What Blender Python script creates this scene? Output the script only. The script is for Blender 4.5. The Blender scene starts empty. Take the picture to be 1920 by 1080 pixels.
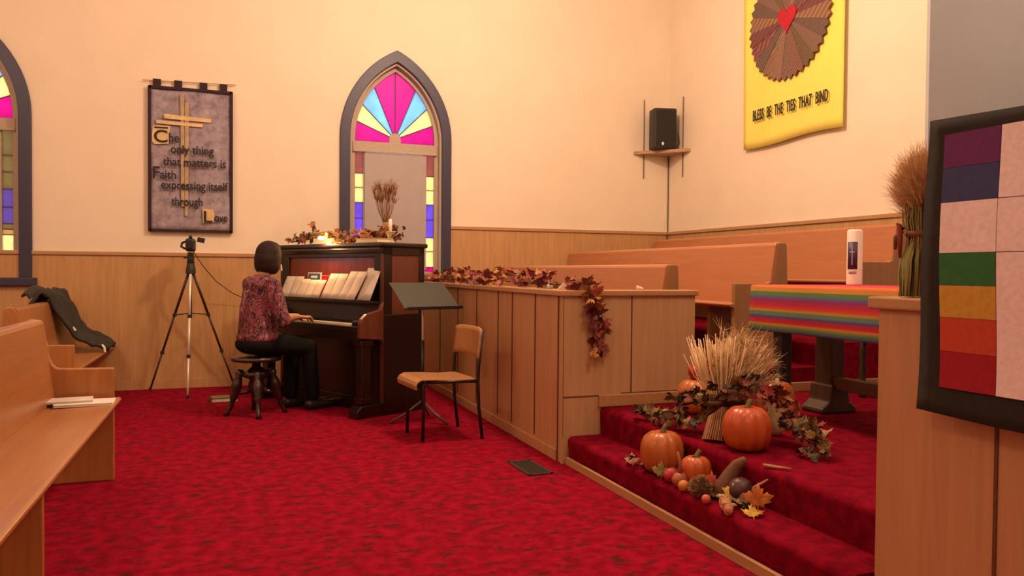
import bpy, bmesh, math, random
from mathutils import Vector, Matrix, noise
PI = math.pi
sc = bpy.context.scene
COL = sc.collection
rng = random.Random(7)

# ------------------------------------------------------------------ camera, world, lights, exposure
FPX = 1450.0
cd = bpy.data.cameras.new('camera'); cam = bpy.data.objects.new('camera', cd); COL.objects.link(cam)
cd.sensor_width = 36.0; cd.lens = FPX / 1920 * 36.0; cd.clip_start = 0.05
yaw = math.atan(530 / FPX); pit = -(31.0) / FPX; rol = math.atan(.008)
F0 = Vector((math.sin(yaw), math.cos(yaw), 0)); R0 = Vector((math.cos(yaw), -math.sin(yaw), 0)); U0 = Vector((0, 0, 1))
Fv = F0 * math.cos(pit) + U0 * math.sin(pit); Uv = -F0 * math.sin(pit) + U0 * math.cos(pit)
Rv = R0 * math.cos(rol) + Uv * math.sin(rol); Uv = -R0 * math.sin(rol) + Uv * math.cos(rol)
mw = Matrix((Rv, Uv, -Fv)).transposed().to_4x4(); mw.translation = (0, 0, 1.15)
cam.matrix_world = mw
sc.camera = cam
sc.view_settings.view_transform = 'Standard'; sc.view_settings.look = 'None'
sc.view_settings.exposure = 0.0; sc.view_settings.gamma = 1.0
sc.view_settings.use_curve_mapping = False

world = bpy.data.worlds.new('daylight'); sc.world = world; world.use_nodes = True
bg = world.node_tree.nodes['Background']
bg.inputs[0].default_value = (0.80, 0.88, 1.0, 1); bg.inputs[1].default_value = 2.6

WARM = (1.0, 0.66, 0.45)
def lamp(name, loc, power, radius=.16, color=WARM):
    l = bpy.data.lights.new(name, 'POINT'); l.energy = power; l.shadow_soft_size = radius; l.color = color
    o = bpy.data.objects.new(name, l); COL.objects.link(o); o.location = loc
    return o
lamp('ceiling_light', (-2.4, 4.9, 3.9), 80)
lamp('ceiling_light', (2.0, 4.95, 4.15), 312)
lamp('ceiling_light', (2.3, 1.0, 4.3), 150)
lamp('ceiling_light', (-2.4, 0.4, 4.2), 95)
lamp('alcove_fill_light', (5.8, 2.6, 4.2), 55)  # unseen fill lamp, added to brighten the alcove wall

# ------------------------------------------------------------------ colour + material helpers
def lin(c):
    return tuple((v / 255 / 12.92) if v / 255 <= .04045 else ((v / 255 + .055) / 1.055) ** 2.4 for v in c)
def newmat(name):
    m = bpy.data.materials.new(name); m.use_nodes = True
    nt = m.node_tree; return m, nt, nt.nodes['Principled BSDF']
def N(nt, t, **kw):
    n = nt.nodes.new(t)
    for k, v in kw.items(): setattr(n, k, v)
    return n
def ramp(nt, stops, interp='LINEAR'):
    r = N(nt, 'ShaderNodeValToRGB'); cr = r.color_ramp; cr.interpolation = interp
    while len(cr.elements) < len(stops): cr.elements.new(.5)
    for e, (p, c) in zip(cr.elements, stops): e.position = p; e.color = (*c, 1)
    return r
def plain(name, c, rough=.6, metal=0, spec=.5, coat=0, var=.12, scale=30, bump=0):
    """solid colour with a light procedural mottling"""
    m, nt, b = newmat(name); L = nt.links.new
    tc = N(nt, 'ShaderNodeTexCoord'); no = N(nt, 'ShaderNodeTexNoise'); no.inputs['Scale'].default_value = scale; no.inputs['Detail'].default_value = 4
    L(tc.outputs['Object'], no.inputs['Vector'])
    r = ramp(nt, [(.3, tuple(v * (1 - var) for v in c)), (.7, tuple(min(1, v * (1 + var)) for v in c))])
    L(no.outputs['Fac'], r.inputs[0]); L(r.outputs[0], b.inputs['Base Color'])
    b.inputs['Roughness'].default_value = rough; b.inputs['Metallic'].default_value = metal
    b.inputs['Specular IOR Level'].default_value = spec; b.inputs['Coat Weight'].default_value = coat
    if bump:
        bp = N(nt, 'ShaderNodeBump'); bp.inputs['Strength'].default_value = bump; bp.inputs['Distance'].default_value = .01
        L(no.outputs['Fac'], bp.inputs['Height']); L(bp.outputs[0], b.inputs['Normal'])
    return m
def wood(name, c1, c2, axis='z', scale=6, rough=.45, coat=.0, stretch=14):
    m, nt, b = newmat(name); L = nt.links.new
    tc = N(nt, 'ShaderNodeTexCoord'); mp = N(nt, 'ShaderNodeMapping')
    s = [stretch] * 3; s['xyz'.index(axis)] = 1.0
    mp.inputs['Scale'].default_value = s; L(tc.outputs['Object'], mp.inputs[0])
    no = N(nt, 'ShaderNodeTexNoise'); no.inputs['Scale'].default_value = scale * .35; no.inputs['Detail'].default_value = 6; no.inputs['Roughness'].default_value = .6
    no.inputs['Distortion'].default_value = .6
    L(mp.outputs[0], no.inputs['Vector'])
    r = ramp(nt, [(.3, c1), (.7, c2)]); L(no.outputs['Fac'], r.inputs[0]); L(r.outputs[0], b.inputs['Base Color'])
    b.inputs['Roughness'].default_value = rough; b.inputs['Coat Weight'].default_value = coat; b.inputs['Coat Roughness'].default_value = .2
    return m
def island(name, cols, rough=.6, trans=0):
    """every separate leaf / straw takes its own colour from a list"""
    m, nt, b = newmat(name); L = nt.links.new
    g = N(nt, 'ShaderNodeNewGeometry')
    r = ramp(nt, [(i / len(cols), c) for i, c in enumerate(cols)], 'CONSTANT')
    L(g.outputs['Random Per Island'], r.inputs[0]); L(r.outputs[0], b.inputs['Base Color'])
    b.inputs['Roughness'].default_value = rough
    return m
def carpet(name, c, fleck, fl_amt=.62):
    m, nt, b = newmat(name); L = nt.links.new
    tc = N(nt, 'ShaderNodeTexCoord')
    mp = N(nt, 'ShaderNodeMapping'); mp.inputs['Scale'].default_value = (9, 24, 9); mp.inputs['Rotation'].default_value = (0, 0, .25); L(tc.outputs['Object'], mp.inputs[0])
    n1 = N(nt, 'ShaderNodeTexNoise'); n1.inputs['Scale'].default_value = 1.0; n1.inputs['Detail'].default_value = 3; n1.inputs['Roughness'].default_value = .6; L(mp.outputs[0], n1.inputs['Vector'])
    n2 = N(nt, 'ShaderNodeTexNoise'); n2.inputs['Scale'].default_value = 110; n2.inputs['Detail'].default_value = 2; L(tc.outputs['Object'], n2.inputs['Vector'])
    n3 = N(nt, 'ShaderNodeTexNoise'); n3.inputs['Scale'].default_value = 16; n3.inputs['Detail'].default_value = 3; L(tc.outputs['Object'], n3.inputs['Vector'])
    r3 = ramp(nt, [(.35, tuple(v * .72 for v in c)), (.65, tuple(min(1, v * 1.2) for v in c))]); L(n3.outputs['Fac'], r3.inputs[0])
    r1 = ramp(nt, [(fl_amt - .01, (0, 0, 0)), (fl_amt + .03, (1, 1, 1))]); L(n1.outputs['Fac'], r1.inputs[0])
    mx = N(nt, 'ShaderNodeMixRGB'); mx.inputs[2].default_value = (*fleck, 1)
    ml = N(nt, 'ShaderNodeMath', operation='MULTIPLY'); ml.inputs[1].default_value = .72; L(r1.outputs[0], ml.inputs[0])
    L(ml.outputs[0], mx.inputs[0]); L(r3.outputs[0], mx.inputs[1]); L(mx.outputs[0], b.inputs['Base Color'])
    bp = N(nt, 'ShaderNodeBump'); bp.inputs['Strength'].default_value = .5; bp.inputs['Distance'].default_value = .006
    L(n2.outputs['Fac'], bp.inputs['Height']); L(bp.outputs[0], b.inputs['Normal'])
    b.inputs['Roughness'].default_value = .95; b.inputs['Specular IOR Level'].default_value = .04
    return m
def glass(name, c, gl=.12):
    """coloured church glass: daylight outside shines through it"""
    m, nt, b = newmat(name); L = nt.links.new
    t = N(nt, 'ShaderNodeBsdfTranslucent'); g = N(nt, 'ShaderNodeBsdfGlossy'); g.inputs['Roughness'].default_value = .4
    tc = N(nt, 'ShaderNodeTexCoord'); no = N(nt, 'ShaderNodeTexNoise'); no.inputs['Scale'].default_value = 9
    L(tc.outputs['Object'], no.inputs['Vector'])
    r = ramp(nt, [(.3, tuple(v * .85 for v in c)), (.7, c)]); L(no.outputs['Fac'], r.inputs[0]); L(r.outputs[0], t.inputs[0])
    mx = N(nt, 'ShaderNodeMixShader'); mx.inputs[0].default_value = gl * .12
    L(t.outputs[0], mx.inputs[1]); L(g.outputs[0], mx.inputs[2]); L(mx.outputs[0], nt.nodes['Material Output'].inputs[0])
    return m
def emit(name, c, s):
    m, nt, b = newmat(name)
    b.inputs['Emission Color'].default_value = (*c, 1); b.inputs['Emission Strength'].default_value = s; b.inputs['Base Color'].default_value = (*c, 1)
    return m

M = {}
M['wall'] = plain('cream_plaster', (.80, .70, .56), .85, spec=.2, var=.025, scale=3)
M['ceil'] = plain('white_ceiling', (.78, .72, .62), .9, spec=.1, var=.02, scale=3)
M['blue_wall'] = plain('grey_blue_plaster', (.44, .47, .50), .85, spec=.2, var=.03, scale=3)
M['wains'] = wood('oak_plywood_panelling', (.42, .235, .095), (.54, .32, .135), 'z', 6, .5)
M['wcap'] = wood('oak_cap_rail', (.40, .22, .10), (.48, .28, .13), 'x', 6, .45)
M['rail'] = wood('birch_rail_panels', (.45, .235, .112), (.54, .295, .147), 'z', 5, .5)
M['railend'] = wood('pale_birch_end_panel', (.47, .29, .145), (.56, .355, .185), 'z', 5, .5)
M['railcap'] = wood('rail_cap_wood', (.42, .23, .105), (.5, .28, .13), 'y', 6, .45)
M['pew'] = wood('varnished_oak_pew', (.34, .135, .045), (.43, .185, .066), 'y', 6, .3, .35)
M['pewz'] = wood('varnished_oak_pew_end', (.36, .15, .042), (.47, .205, .065), 'z', 6, .32, .3)
M['cpew'] = wood('orange_oak_choir_pew', (.40, .155, .06), (.47, .19, .08), 'y', 6, .38, .15)
M['cpewz'] = wood('brown_oak_choir_pew_end', (.30, .155, .06), (.38, .20, .08), 'z', 6, .4, .2)
M['carpet'] = carpet('red_flecked_carpet', (.25, .0045, .020), (.030, .017, .014), .585)
M['carpet2'] = carpet('plain_red_step_carpet', (.18, .003, .016), (.09, .004, .012), .66)
M['frame_blue'] = plain('dark_blue_paint', (.035, .035, .075), .45, var=.1)
M['frame_beige'] = plain('beige_painted_wood', (.42, .34, .26), .55, var=.05)
M['blind'] = plain('grey_window_blind', (.40, .36, .36), .8, var=.03, scale=8)
M['black'] = plain('black_painted_metal', (.010, .010, .011), .38, var=.1)
M['blackpl'] = plain('black_plastic', (.016, .015, .014), .45, var=.1)
M['chrome'] = plain('silver_tube', (.75, .72, .68), .35, metal=.2, var=.02)
M['ebony'] = wood('dark_mahogany_piano', (.007, .0032, .003), (.015, .006, .005), 'z', 7, .3, .35)
M['mahog'] = wood('red_mahogany_panel', (.12, .014, .007), (.24, .032, .014), 'z', 7, .25, .6)
M['mahogside'] = wood('brown_mahogany_side', (.10, .028, .014), (.165, .05, .024), 'z', 7, .4, .15)
M['stoolw'] = wood('black_brown_stool', (.012, .006, .004), (.03, .014, .009), 'z', 7, .3, .5)
M['ivory'] = plain('ivory_keys', (.70, .64, .50), .35, var=.04)
M['ebkey'] = plain('ebony_keys', (.01, .01, .01), .35)
M['paper'] = plain('cream_paper', (.74, .68, .58), .8, var=.05, scale=14)
M['paper2'] = plain('grey_white_paper', (.62, .58, .53), .8, var=.12, scale=22)
M['white'] = plain('white_wax', (.82, .78, .72), .5, var=.03)
M['brass'] = plain('aged_brass', (.6, .38, .12), .3, metal=.9)
M['bulb'] = emit('lit_lamp_bulb', (1.0, .66, .28), 30)
M['straw'] = island('straw_stalks', [(.68, .47, .25), (.58, .38, .19), (.76, .56, .32), (.48, .30, .15)], .7)
M['wheat'] = island('wheat_heads', [(.78, .50, .27), (.66, .40, .20), (.85, .57, .32), (.54, .31, .15)], .8)
M['dried'] = island('dried_grass', [(.27, .14, .07), (.21, .10, .05), (.34, .19, .09)], .8)
M['leaves'] = island('autumn_leaves', [(.22, .03, .03), (.32, .07, .03), (.15, .022, .035), (.44, .20, .05), (.26, .10, .05), (.27, .03, .035), (.38, .16, .08), (.18, .03, .04)], .7)
M['leaves_dark'] = island('dark_autumn_leaves', [(.09, .03, .02), (.10, .06, .02), (.22, .13, .03), (.17, .03, .018), (.055, .04, .017), (.28, .18, .06)], .7)
M['leaves_gold'] = island('brown_gold_leaves', [(.16, .09, .03), (.26, .15, .05), (.12, .05, .02), (.30, .12, .03), (.2, .04, .03)], .7)
M['vine'] = plain('brown_vine', (.06, .03, .015), .8)

# ------------------------------------------------------------------ geometry helpers
class B:
    def __init__(s): s.bm = bmesh.new()
    def box(s, c, d, rot=None):
        m = Matrix.Translation(c) @ (rot.to_4x4() if rot else Matrix()) @ Matrix.Diagonal((*d, 1))
        bmesh.ops.create_cube(s.bm, size=1, matrix=m); return s
    def mm(s, a, b):
        return s.box([(a[i] + b[i]) / 2 for i in range(3)], [abs(b[i] - a[i]) for i in range(3)])
    def tube(s, pts, r, n=8, cap=True):
        pts = [Vector(p) for p in pts]; rs = r if isinstance(r, (list, tuple)) else [r] * len(pts)
        rings = []; up = None
        for i, p in enumerate(pts):
            t = (pts[min(i + 1, len(pts) - 1)] - pts[max(i - 1, 0)]).normalized()
            if up is None: up = t.orthogonal().normalized()
            up = (up - t * up.dot(t)); up = up.normalized() if up.length > 1e-6 else t.orthogonal().normalized()
            v = t.cross(up)
            rings.append([s.bm.verts.new(p + (up * math.cos(2 * PI * k / n) + v * math.sin(2 * PI * k / n)) * rs[i]) for k in range(n)])
        for a, b in zip(rings, rings[1:]):
            for k in range(n): s.bm.faces.new((a[k], a[(k + 1) % n], b[(k + 1) % n], b[k]))
        if cap and n > 2:
            s.bm.faces.new(rings[0][::-1]); s.bm.faces.new(rings[-1])
        return s
    def lathe(s, prof, c=(0, 0, 0), n=24, ribs=0, rib=0, sq=1):
        rings = []
        for r, z in prof:
            rings.append([s.bm.verts.new((c[0] + r * (1 - rib * (abs(math.cos(ribs * PI * k / n)) ** 4 if ribs else 0)) * math.cos(2 * PI * k / n),
                                          c[1] + r * sq * (1 - rib * (abs(math.cos(ribs * PI * k / n)) ** 4 if ribs else 0)) * math.sin(2 * PI * k / n), c[2] + z)) for k in range(n)])
        for a, b in zip(rings, rings[1:]):
            for k in range(n): s.bm.faces.new((a[k], a[(k + 1) % n], b[(k + 1) % n], b[k]))
        s.bm.faces.new(rings[0][::-1]); s.bm.faces.new(rings[-1]); return s
    def prism(s, pts, axis, a0, a1):
        def P(p, a): return {'x': (a, p[0], p[1]), 'y': (p[0], a, p[1]), 'z': (p[0], p[1], a)}[axis]
        v0 = [s.bm.verts.new(P(p, a0)) for p in pts]; v1 = [s.bm.verts.new(P(p, a1)) for p in pts]
        n = len(pts)
        s.bm.faces.new(v0); s.bm.faces.new(v1[::-1])
        for i in range(n): s.bm.faces.new((v0[i], v0[(i + 1) % n], v1[(i + 1) % n], v1[i]))
        return s
    def ell(s, c, r, seg=20, rot=None):
        m = Matrix.Translation(c) @ (rot.to_4x4() if rot else Matrix()) @ Matrix.Diagonal((*(r if hasattr(r, '__len__') else (r, r, r)), 1))
        bmesh.ops.create_uvsphere(s.bm, u_segments=seg, v_segments=max(6, seg // 2 + 1), radius=1, matrix=m); return s
    def cap(s, p0, p1, r0, r1, n=14):
        """capsule with rounded, tapering ends"""
        p0, p1 = Vector(p0), Vector(p1); d = (p1 - p0).normalized(); pts = []; rs = []
        for k in range(5):
            a = PI / 2 * k / 4; pts.append(p0 - d * r0 * math.cos(a)); rs.append(max(.0008, r0 * math.sin(a)))
        for k in range(5):
            a = PI / 2 * k / 4; pts.append(p1 + d * r1 * math.sin(a)); rs.append(max(.0008, r1 * math.cos(a)))
        return s.tube(pts, rs, n)
    def grid(s, fn, nu, nv, uv=False):
        vs = [[s.bm.verts.new(fn(i / nu, j / nv)) for j in range(nv + 1)] for i in range(nu + 1)]
        lay = s.bm.loops.layers.uv.verify() if uv else None
        for i in range(nu):
            for j in range(nv):
                f = s.bm.faces.new((vs[i][j], vs[i + 1][j], vs[i + 1][j + 1], vs[i][j + 1]))
                if uv:
                    for l, (a, b) in zip(f.loops, ((i, j), (i + 1, j), (i + 1, j + 1), (i, j + 1))): l[lay].uv = (a / nu, b / nv)
        return s
    def poly(s, pts):
        s.bm.faces.new([s.bm.verts.new(p) for p in pts]); return s

MW = {}
V3 = Vector
def to_obj(name, b, mat, smooth=False, bevel=0, solid=0, sub=0):
    if b.bm.faces and not smooth: pass
    bmesh.ops.recalc_face_normals(b.bm, faces=b.bm.faces[:])
    me = bpy.data.meshes.new(name); b.bm.to_mesh(me); b.bm.free()
    for p in me.polygons: p.use_smooth = smooth
    for m in (mat if isinstance(mat, (list, tuple)) else [mat]): me.materials.append(m)
    o = bpy.data.objects.new(name, me); COL.objects.link(o)
    if solid:
        d = o.modifiers.new('thick', 'SOLIDIFY'); d.thickness = solid; d.offset = 0
    if bevel:
        d = o.modifiers.new('bev', 'BEVEL'); d.width = bevel; d.segments = 2; d.limit_method = 'ANGLE'
    if sub:
        d = o.modifiers.new('sub', 'SUBSURF'); d.levels = sub; d.render_levels = sub
    return o
def tag(o, label, cat, group=None):
    o['label'] = label; o['category'] = cat
    if group: o['group'] = group
    return o
def thing(name, label, cat, loc=(0, 0, 0), rz=0, group=None):
    o = bpy.data.objects.new(name, None); COL.objects.link(o); o.empty_display_size = .1
    o.location = loc; o.rotation_euler = (0, 0, rz); MW[o] = Matrix.Translation(loc) @ Matrix.Rotation(rz, 4, 'Z')
    return tag(o, label, cat, group)
def part(par, name, b, mat, world=False, label=None, **kw):
    """a part in its thing's own coordinates (world=True: coordinates of the room)"""
    if world: b.bm.transform(MW[par].inverted())
    o = to_obj(name, b, mat, **kw); o.parent = par; MW[o] = MW[par]
    if label: o['label'] = label
    return o
def solo(name, b, mat, label, cat, group=None, **kw):
    vs = [v.co for v in b.bm.verts]
    c = Vector(((min(v.x for v in vs) + max(v.x for v in vs)) / 2, (min(v.y for v in vs) + max(v.y for v in vs)) / 2, min(v.z for v in vs)))
    b.bm.transform(Matrix.Translation(-c)); o = to_obj(name, b, mat, **kw); o.location = c; MW[o] = Matrix.Translation(c)
    return tag(o, label, cat, group)
def struct(name, b, mat, par=None, **kw):
    o = to_obj(name, b, mat, **kw)
    if par: o.parent = par; MW[o] = Matrix()
    else: o['kind'] = 'structure'; MW[o] = Matrix()
    return o
def text(par, name, s, size, mat, mtx, sx=1.0, ext=.002, fit=None, space=1.0, align='LEFT', shear=0, bold=0):
    c = bpy.data.curves.new('t', 'FONT'); c.body = s; c.size = size; c.extrude = ext; c.align_x = align; c.shear = shear; c.offset = bold; c.space_character = space
    to = bpy.data.objects.new('t', c); COL.objects.link(to)
    me = bpy.data.meshes.new_from_object(to.evaluated_get(bpy.context.evaluated_depsgraph_get()))
    bpy.data.objects.remove(to); bpy.data.curves.remove(c)
    b = B(); b.bm.from_mesh(me); bpy.data.meshes.remove(me)
    if fit:
        xs = [v.co.x for v in b.bm.verts]; sx = fit / (max(xs) - min(xs)); b.bm.transform(Matrix.Translation((-min(xs), 0, 0)))
    b.bm.transform(Matrix.Diagonal((sx, 1, 1, 1))); b.bm.transform(mtx)
    return part(par, name, b, mat, world=True)

LEAF = [(0, 1), (.12, .66), (.28, .72), (.22, .36), (.50, .54), (.56, .42), (.86, .36), (.62, .12), (.70, 0), (.30, -.14), (.34, -.30), (.04, -.22), (.03, -.55)]
OUT = LEAF + [(-x, y) for x, y in LEAF[::-1][0:-1]]
def leaf(b, c, size, rot, curl=.25, fold=.25):
    """a maple leaf with curved blade and short stalk"""
    m = Matrix.Translation(c) @ rot.to_4x4() @ Matrix.Scale(size, 4)
    def P(x, y): return m @ Vector((x, y, curl * (x * x + (y - .2) ** 2) - fold * abs(x) * .6 + .12 * math.sin(5 * x + 3 * y)))
    ce = b.bm.verts.new(P(0, .12)); vs = [b.bm.verts.new(P(x, y)) for x, y in OUT]
    md = [b.bm.verts.new(P(x * .5, .12 + (y - .12) * .5)) for x, y in OUT]
    n = len(vs)
    for i in range(n):
        j = (i + 1) % n
        b.bm.faces.new((ce, md[i], md[j])); b.bm.faces.new((md[i], vs[i], vs[j], md[j]))
def rrot(r=rng):
    return Matrix.Rotation(r.uniform(0, 2 * PI), 3, 'Z') @ Matrix.Rotation(r.uniform(-1.2, 1.2), 3, 'X') @ Matrix.Rotation(r.uniform(-1.2, 1.2), 3, 'Y')
def along(pts, t):
    pts = [Vector(p) for p in pts]; ls = [(q - p).length for p, q in zip(pts, pts[1:])]; d = t * sum(ls)
    for p, q, l in zip(pts, pts[1:], ls):
        if d <= l: return p.lerp(q, d / l)
        d -= l
    return pts[-1]
def garland(name, pts, n, size, spread, mat, label, cat='garland', seed=1, zmin=None, group=None, facing=None):
    r = random.Random(seed)
    t = thing(name, label, cat, tuple(pts[0]), group=group)
    part(t, 'vine', B().tube(pts, .006, 6), M['vine'], world=True, smooth=True)
    b = B()
    for i in range(n):
        p = along(pts, (i + r.random()) / n); s = size * r.uniform(.65, 1.15)
        p = p + Vector((r.uniform(-1, 1) * spread[0], r.uniform(-1, 1) * spread[1], r.uniform(-.4, 1) * spread[2]))
        if zmin is not None: p.z = max(p.z, zmin + s * .45)
        leaf(b, p, s, rrot(r) if facing is None else facing @ rrot(r), r.uniform(-.5, .5), r.uniform(0, .5))
    if zmin is not None:
        for v in b.bm.verts: v.co.z = max(v.co.z, zmin + .002)
    part(t, 'leaves', b, mat, world=True, smooth=True)
    return t

# ------------------------------------------------------------------ the room
YB = 8.1; XF = 4.95; ZC = 5.0
def arch(cx, hw, z0, zs, za, n=14):
    """pointed-arch outline (x,z), clockwise from lower left"""
    h = za - zs; R = (hw * hw + h * h) / (2 * hw); pts = [(cx - hw, z0), (cx - hw, zs)]
    a1 = math.asin(min(1, h / R))
    for k in range(1, n + 1):
        a = a1 * k / n; pts.append((cx - hw + R - R * math.cos(a), zs + R * math.sin(a)))
    for k in range(n - 1, -1, -1):
        a = a1 * k / n; pts.append((cx + hw - R + R * math.cos(a), zs + R * math.sin(a)))
    pts.append((cx + hw, z0)); return pts
WIN = [(1.655, 1), (-2.27, 2)]
ZS, ZA, Z0 = 2.53, 3.455, 1.06
def holed(outer, holes, axis, at, thick):
    b = B(); es = []
    def P(p): return (p[0], at, p[1])
    for loop in [outer] + holes:
        vs = [b.bm.verts.new(P(p)) for p in loop]
        for i in range(len(vs)): es.append(b.bm.edges.new((vs[i], vs[(i + 1) % len(vs)])))
    r = bmesh.ops.triangle_fill(b.bm, use_beauty=True, use_dissolve=False, edges=es)
    fs = [f for f in r['geom'] if isinstance(f, bmesh.types.BMFace)]
    ex = bmesh.ops.extrude_face_region(b.bm, geom=fs)
    for v in [g for g in ex['geom'] if isinstance(g, bmesh.types.BMVert)]: v.co.y += thick
    return b
holes = [arch(cx, .50, Z0 + .02, ZS, ZA - .11) for cx, _ in WIN]
struct('wall_back', holed([(-4.5, 0), (XF + .2, 0), (XF + .2, ZC), (-4.5, ZC)], holes, 'y', YB, .22), M['wall'])
struct('wall_front', B().mm((XF, 4.455, 0), (XF + .2, YB + .2, ZC)), M['wall'])
struct('wall_alcove', B().mm((XF + .002, 4.43, 0), (7.2, 4.455, ZC)).mm((7.0, -3.2, 0), (7.2, 4.455, ZC)), M['blue_wall'])
struct('wall_left', B().mm((-4.7, -3.2, 0), (-4.5, YB + .2, ZC)), M['wall'])
struct('wall_rear', B().mm((-4.5, -3.2, 0), (7.2, -3.0, ZC)), M['wall'])
struct('ceiling', B().mm((-4.7, -3.2, ZC), (7.2, YB + .2, ZC + .15)), M['ceil'])
struct('floor', B().mm((-4.7, -3.2, -.1), (7.2, YB + .2, 0)), M['carpet'])
# chancel platform, its first step and the choir tiers
def nosed(x0, x1, z0, z1, y0, y1, r=.03):
    pts = [(x1, z0), (x0 + .012, z0)] + [(x0 + r - r * math.cos(a), z1 - r + r * math.sin(a)) for a in [k * PI / 2 / 5 for k in range(6)]] + [(x1, z1)]
    return B().prism(pts, 'y', y0, y1)
struct('floor_step', nosed(1.905, 2.16, .0, .165, 1.97, 4.215), M['carpet2'])
struct('floor_platform', nosed(2.12, 7.0, .0, .33, -2.95, 8.09), M['carpet2'])
struct('floor_tier_low', nosed(2.97, 4.94, .3305, .495, 4.37, 8.09, .02), M['carpet2'])
struct('floor_tier_high', nosed(3.92, 4.94, .4955, .66, 4.37, 8.09, .02), M['carpet2'])
struct('trim_tier', B().mm((2.975, 4.345, .33), (4.94, 4.37, .395)), M['wcap'], bevel=.004)
struct('trim_step', B().mm((1.885, 1.85, 0), (1.905, 4.205, .045)).mm((1.886, 3.10, .001), (1.9055, 3.105, .0455)), M['railcap'], bevel=.004)
# wainscot
struct('trim_wainscot_left', B().mm((-4.49, YB - .015, 0), (1.075, YB - .0005, 1.27)).mm((-4.49, YB - .022, .0), (1.075, YB - .015, .09)), M['wains'])
struct('trim_wainscot_window', B().mm((1.0755, YB - .015, 0), (2.234, YB - .0005, .985)), M['wains'])
struct('trim_caprail_left', B().mm((-4.49, YB - .03, 1.27), (1.075, YB - .001, 1.305)), M['wcap'], bevel=.005)
struct('trim_wainscot_choir', B().mm((2.235, YB - .015, .33), (XF - .001, YB - .0005, 1.60)), M['wains'])
struct('trim_caprail_choir', B().mm((2.235, YB - .03, 1.60), (XF - .031, YB - .001, 1.635)), M['wcap'], bevel=.005)
struct('trim_wainscot_front', B().mm((XF - .015, 4.456, .33), (XF - .0005, YB - .016, 1.60)), M['wains'])
struct('trim_caprail_front', B().mm((XF - .03, 4.456, 1.60), (XF - .001, YB - .031, 1.635)), M['wcap'], bevel=.005)

# ------------------------------------------------------------------ arched windows
GL = dict(red=glass('ruby_glass', (.80, .015, .40)), yellow=glass('yellow_glass', (.95, .82, .45)), blue=glass('blue_glass', (.45, .68, .97)),
          violet=glass('violet_glass', (.38, .24, .70)), pale=glass('pale_rose_glass', (.75, .55, .70)), white=glass('white_glass', (.95, .95, .97)),
          dimy=glass('dimly_lit_yellow_glass', (.42, .31, .17), .2), dimv=glass('dimly_lit_violet_glass', (.33, .22, .46), .2), dimr=glass('dimly_lit_red_glass', (.54, .24, .20), .2), orange=glass('orange_glass', (.72, .46, .24)))  # dim panes: weaker daylight behind them is put into the glass colour
def strip(o, i, y0, y1):  # ring between two outlines, extruded
    b = B(); n = len(o)
    def ring(p, y): return [b.bm.verts.new((q[0], y, q[1])) for q in p]
    a, c, d, e = ring(o, y0), ring(i, y0), ring(o, y1), ring(i, y1)
    for k in range(n - 1):
        for q in ((a, c), (e, d), (d, a), (c, e)):
            b.bm.faces.new((q[0][k], q[0][k + 1], q[1][k + 1], q[1][k]))
    for k in (0, n - 1): b.bm.faces.new((a[k], c[k], e[k], d[k]))
    return b
def ray_arch(cx, hw, za, c, ang):
    """distance from fan centre c to the arch outline along ang"""
    h = za - ZS; R = (hw * hw + h * h) / (2 * hw); dx, dz = math.cos(ang), math.sin(ang)
    t = 0.0
    while t < 2:
        x, z = c[0] + dx * t, c[1] + dz * t
        if z < ZS: bad = abs(x - cx) > hw
        else:
            s = 1 if x > cx else -1
            q = x - (cx + s * (hw - R)); bad = q * q + (z - ZS) ** 2 > R * R
        if bad: break
        t += .004
    return t
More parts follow.
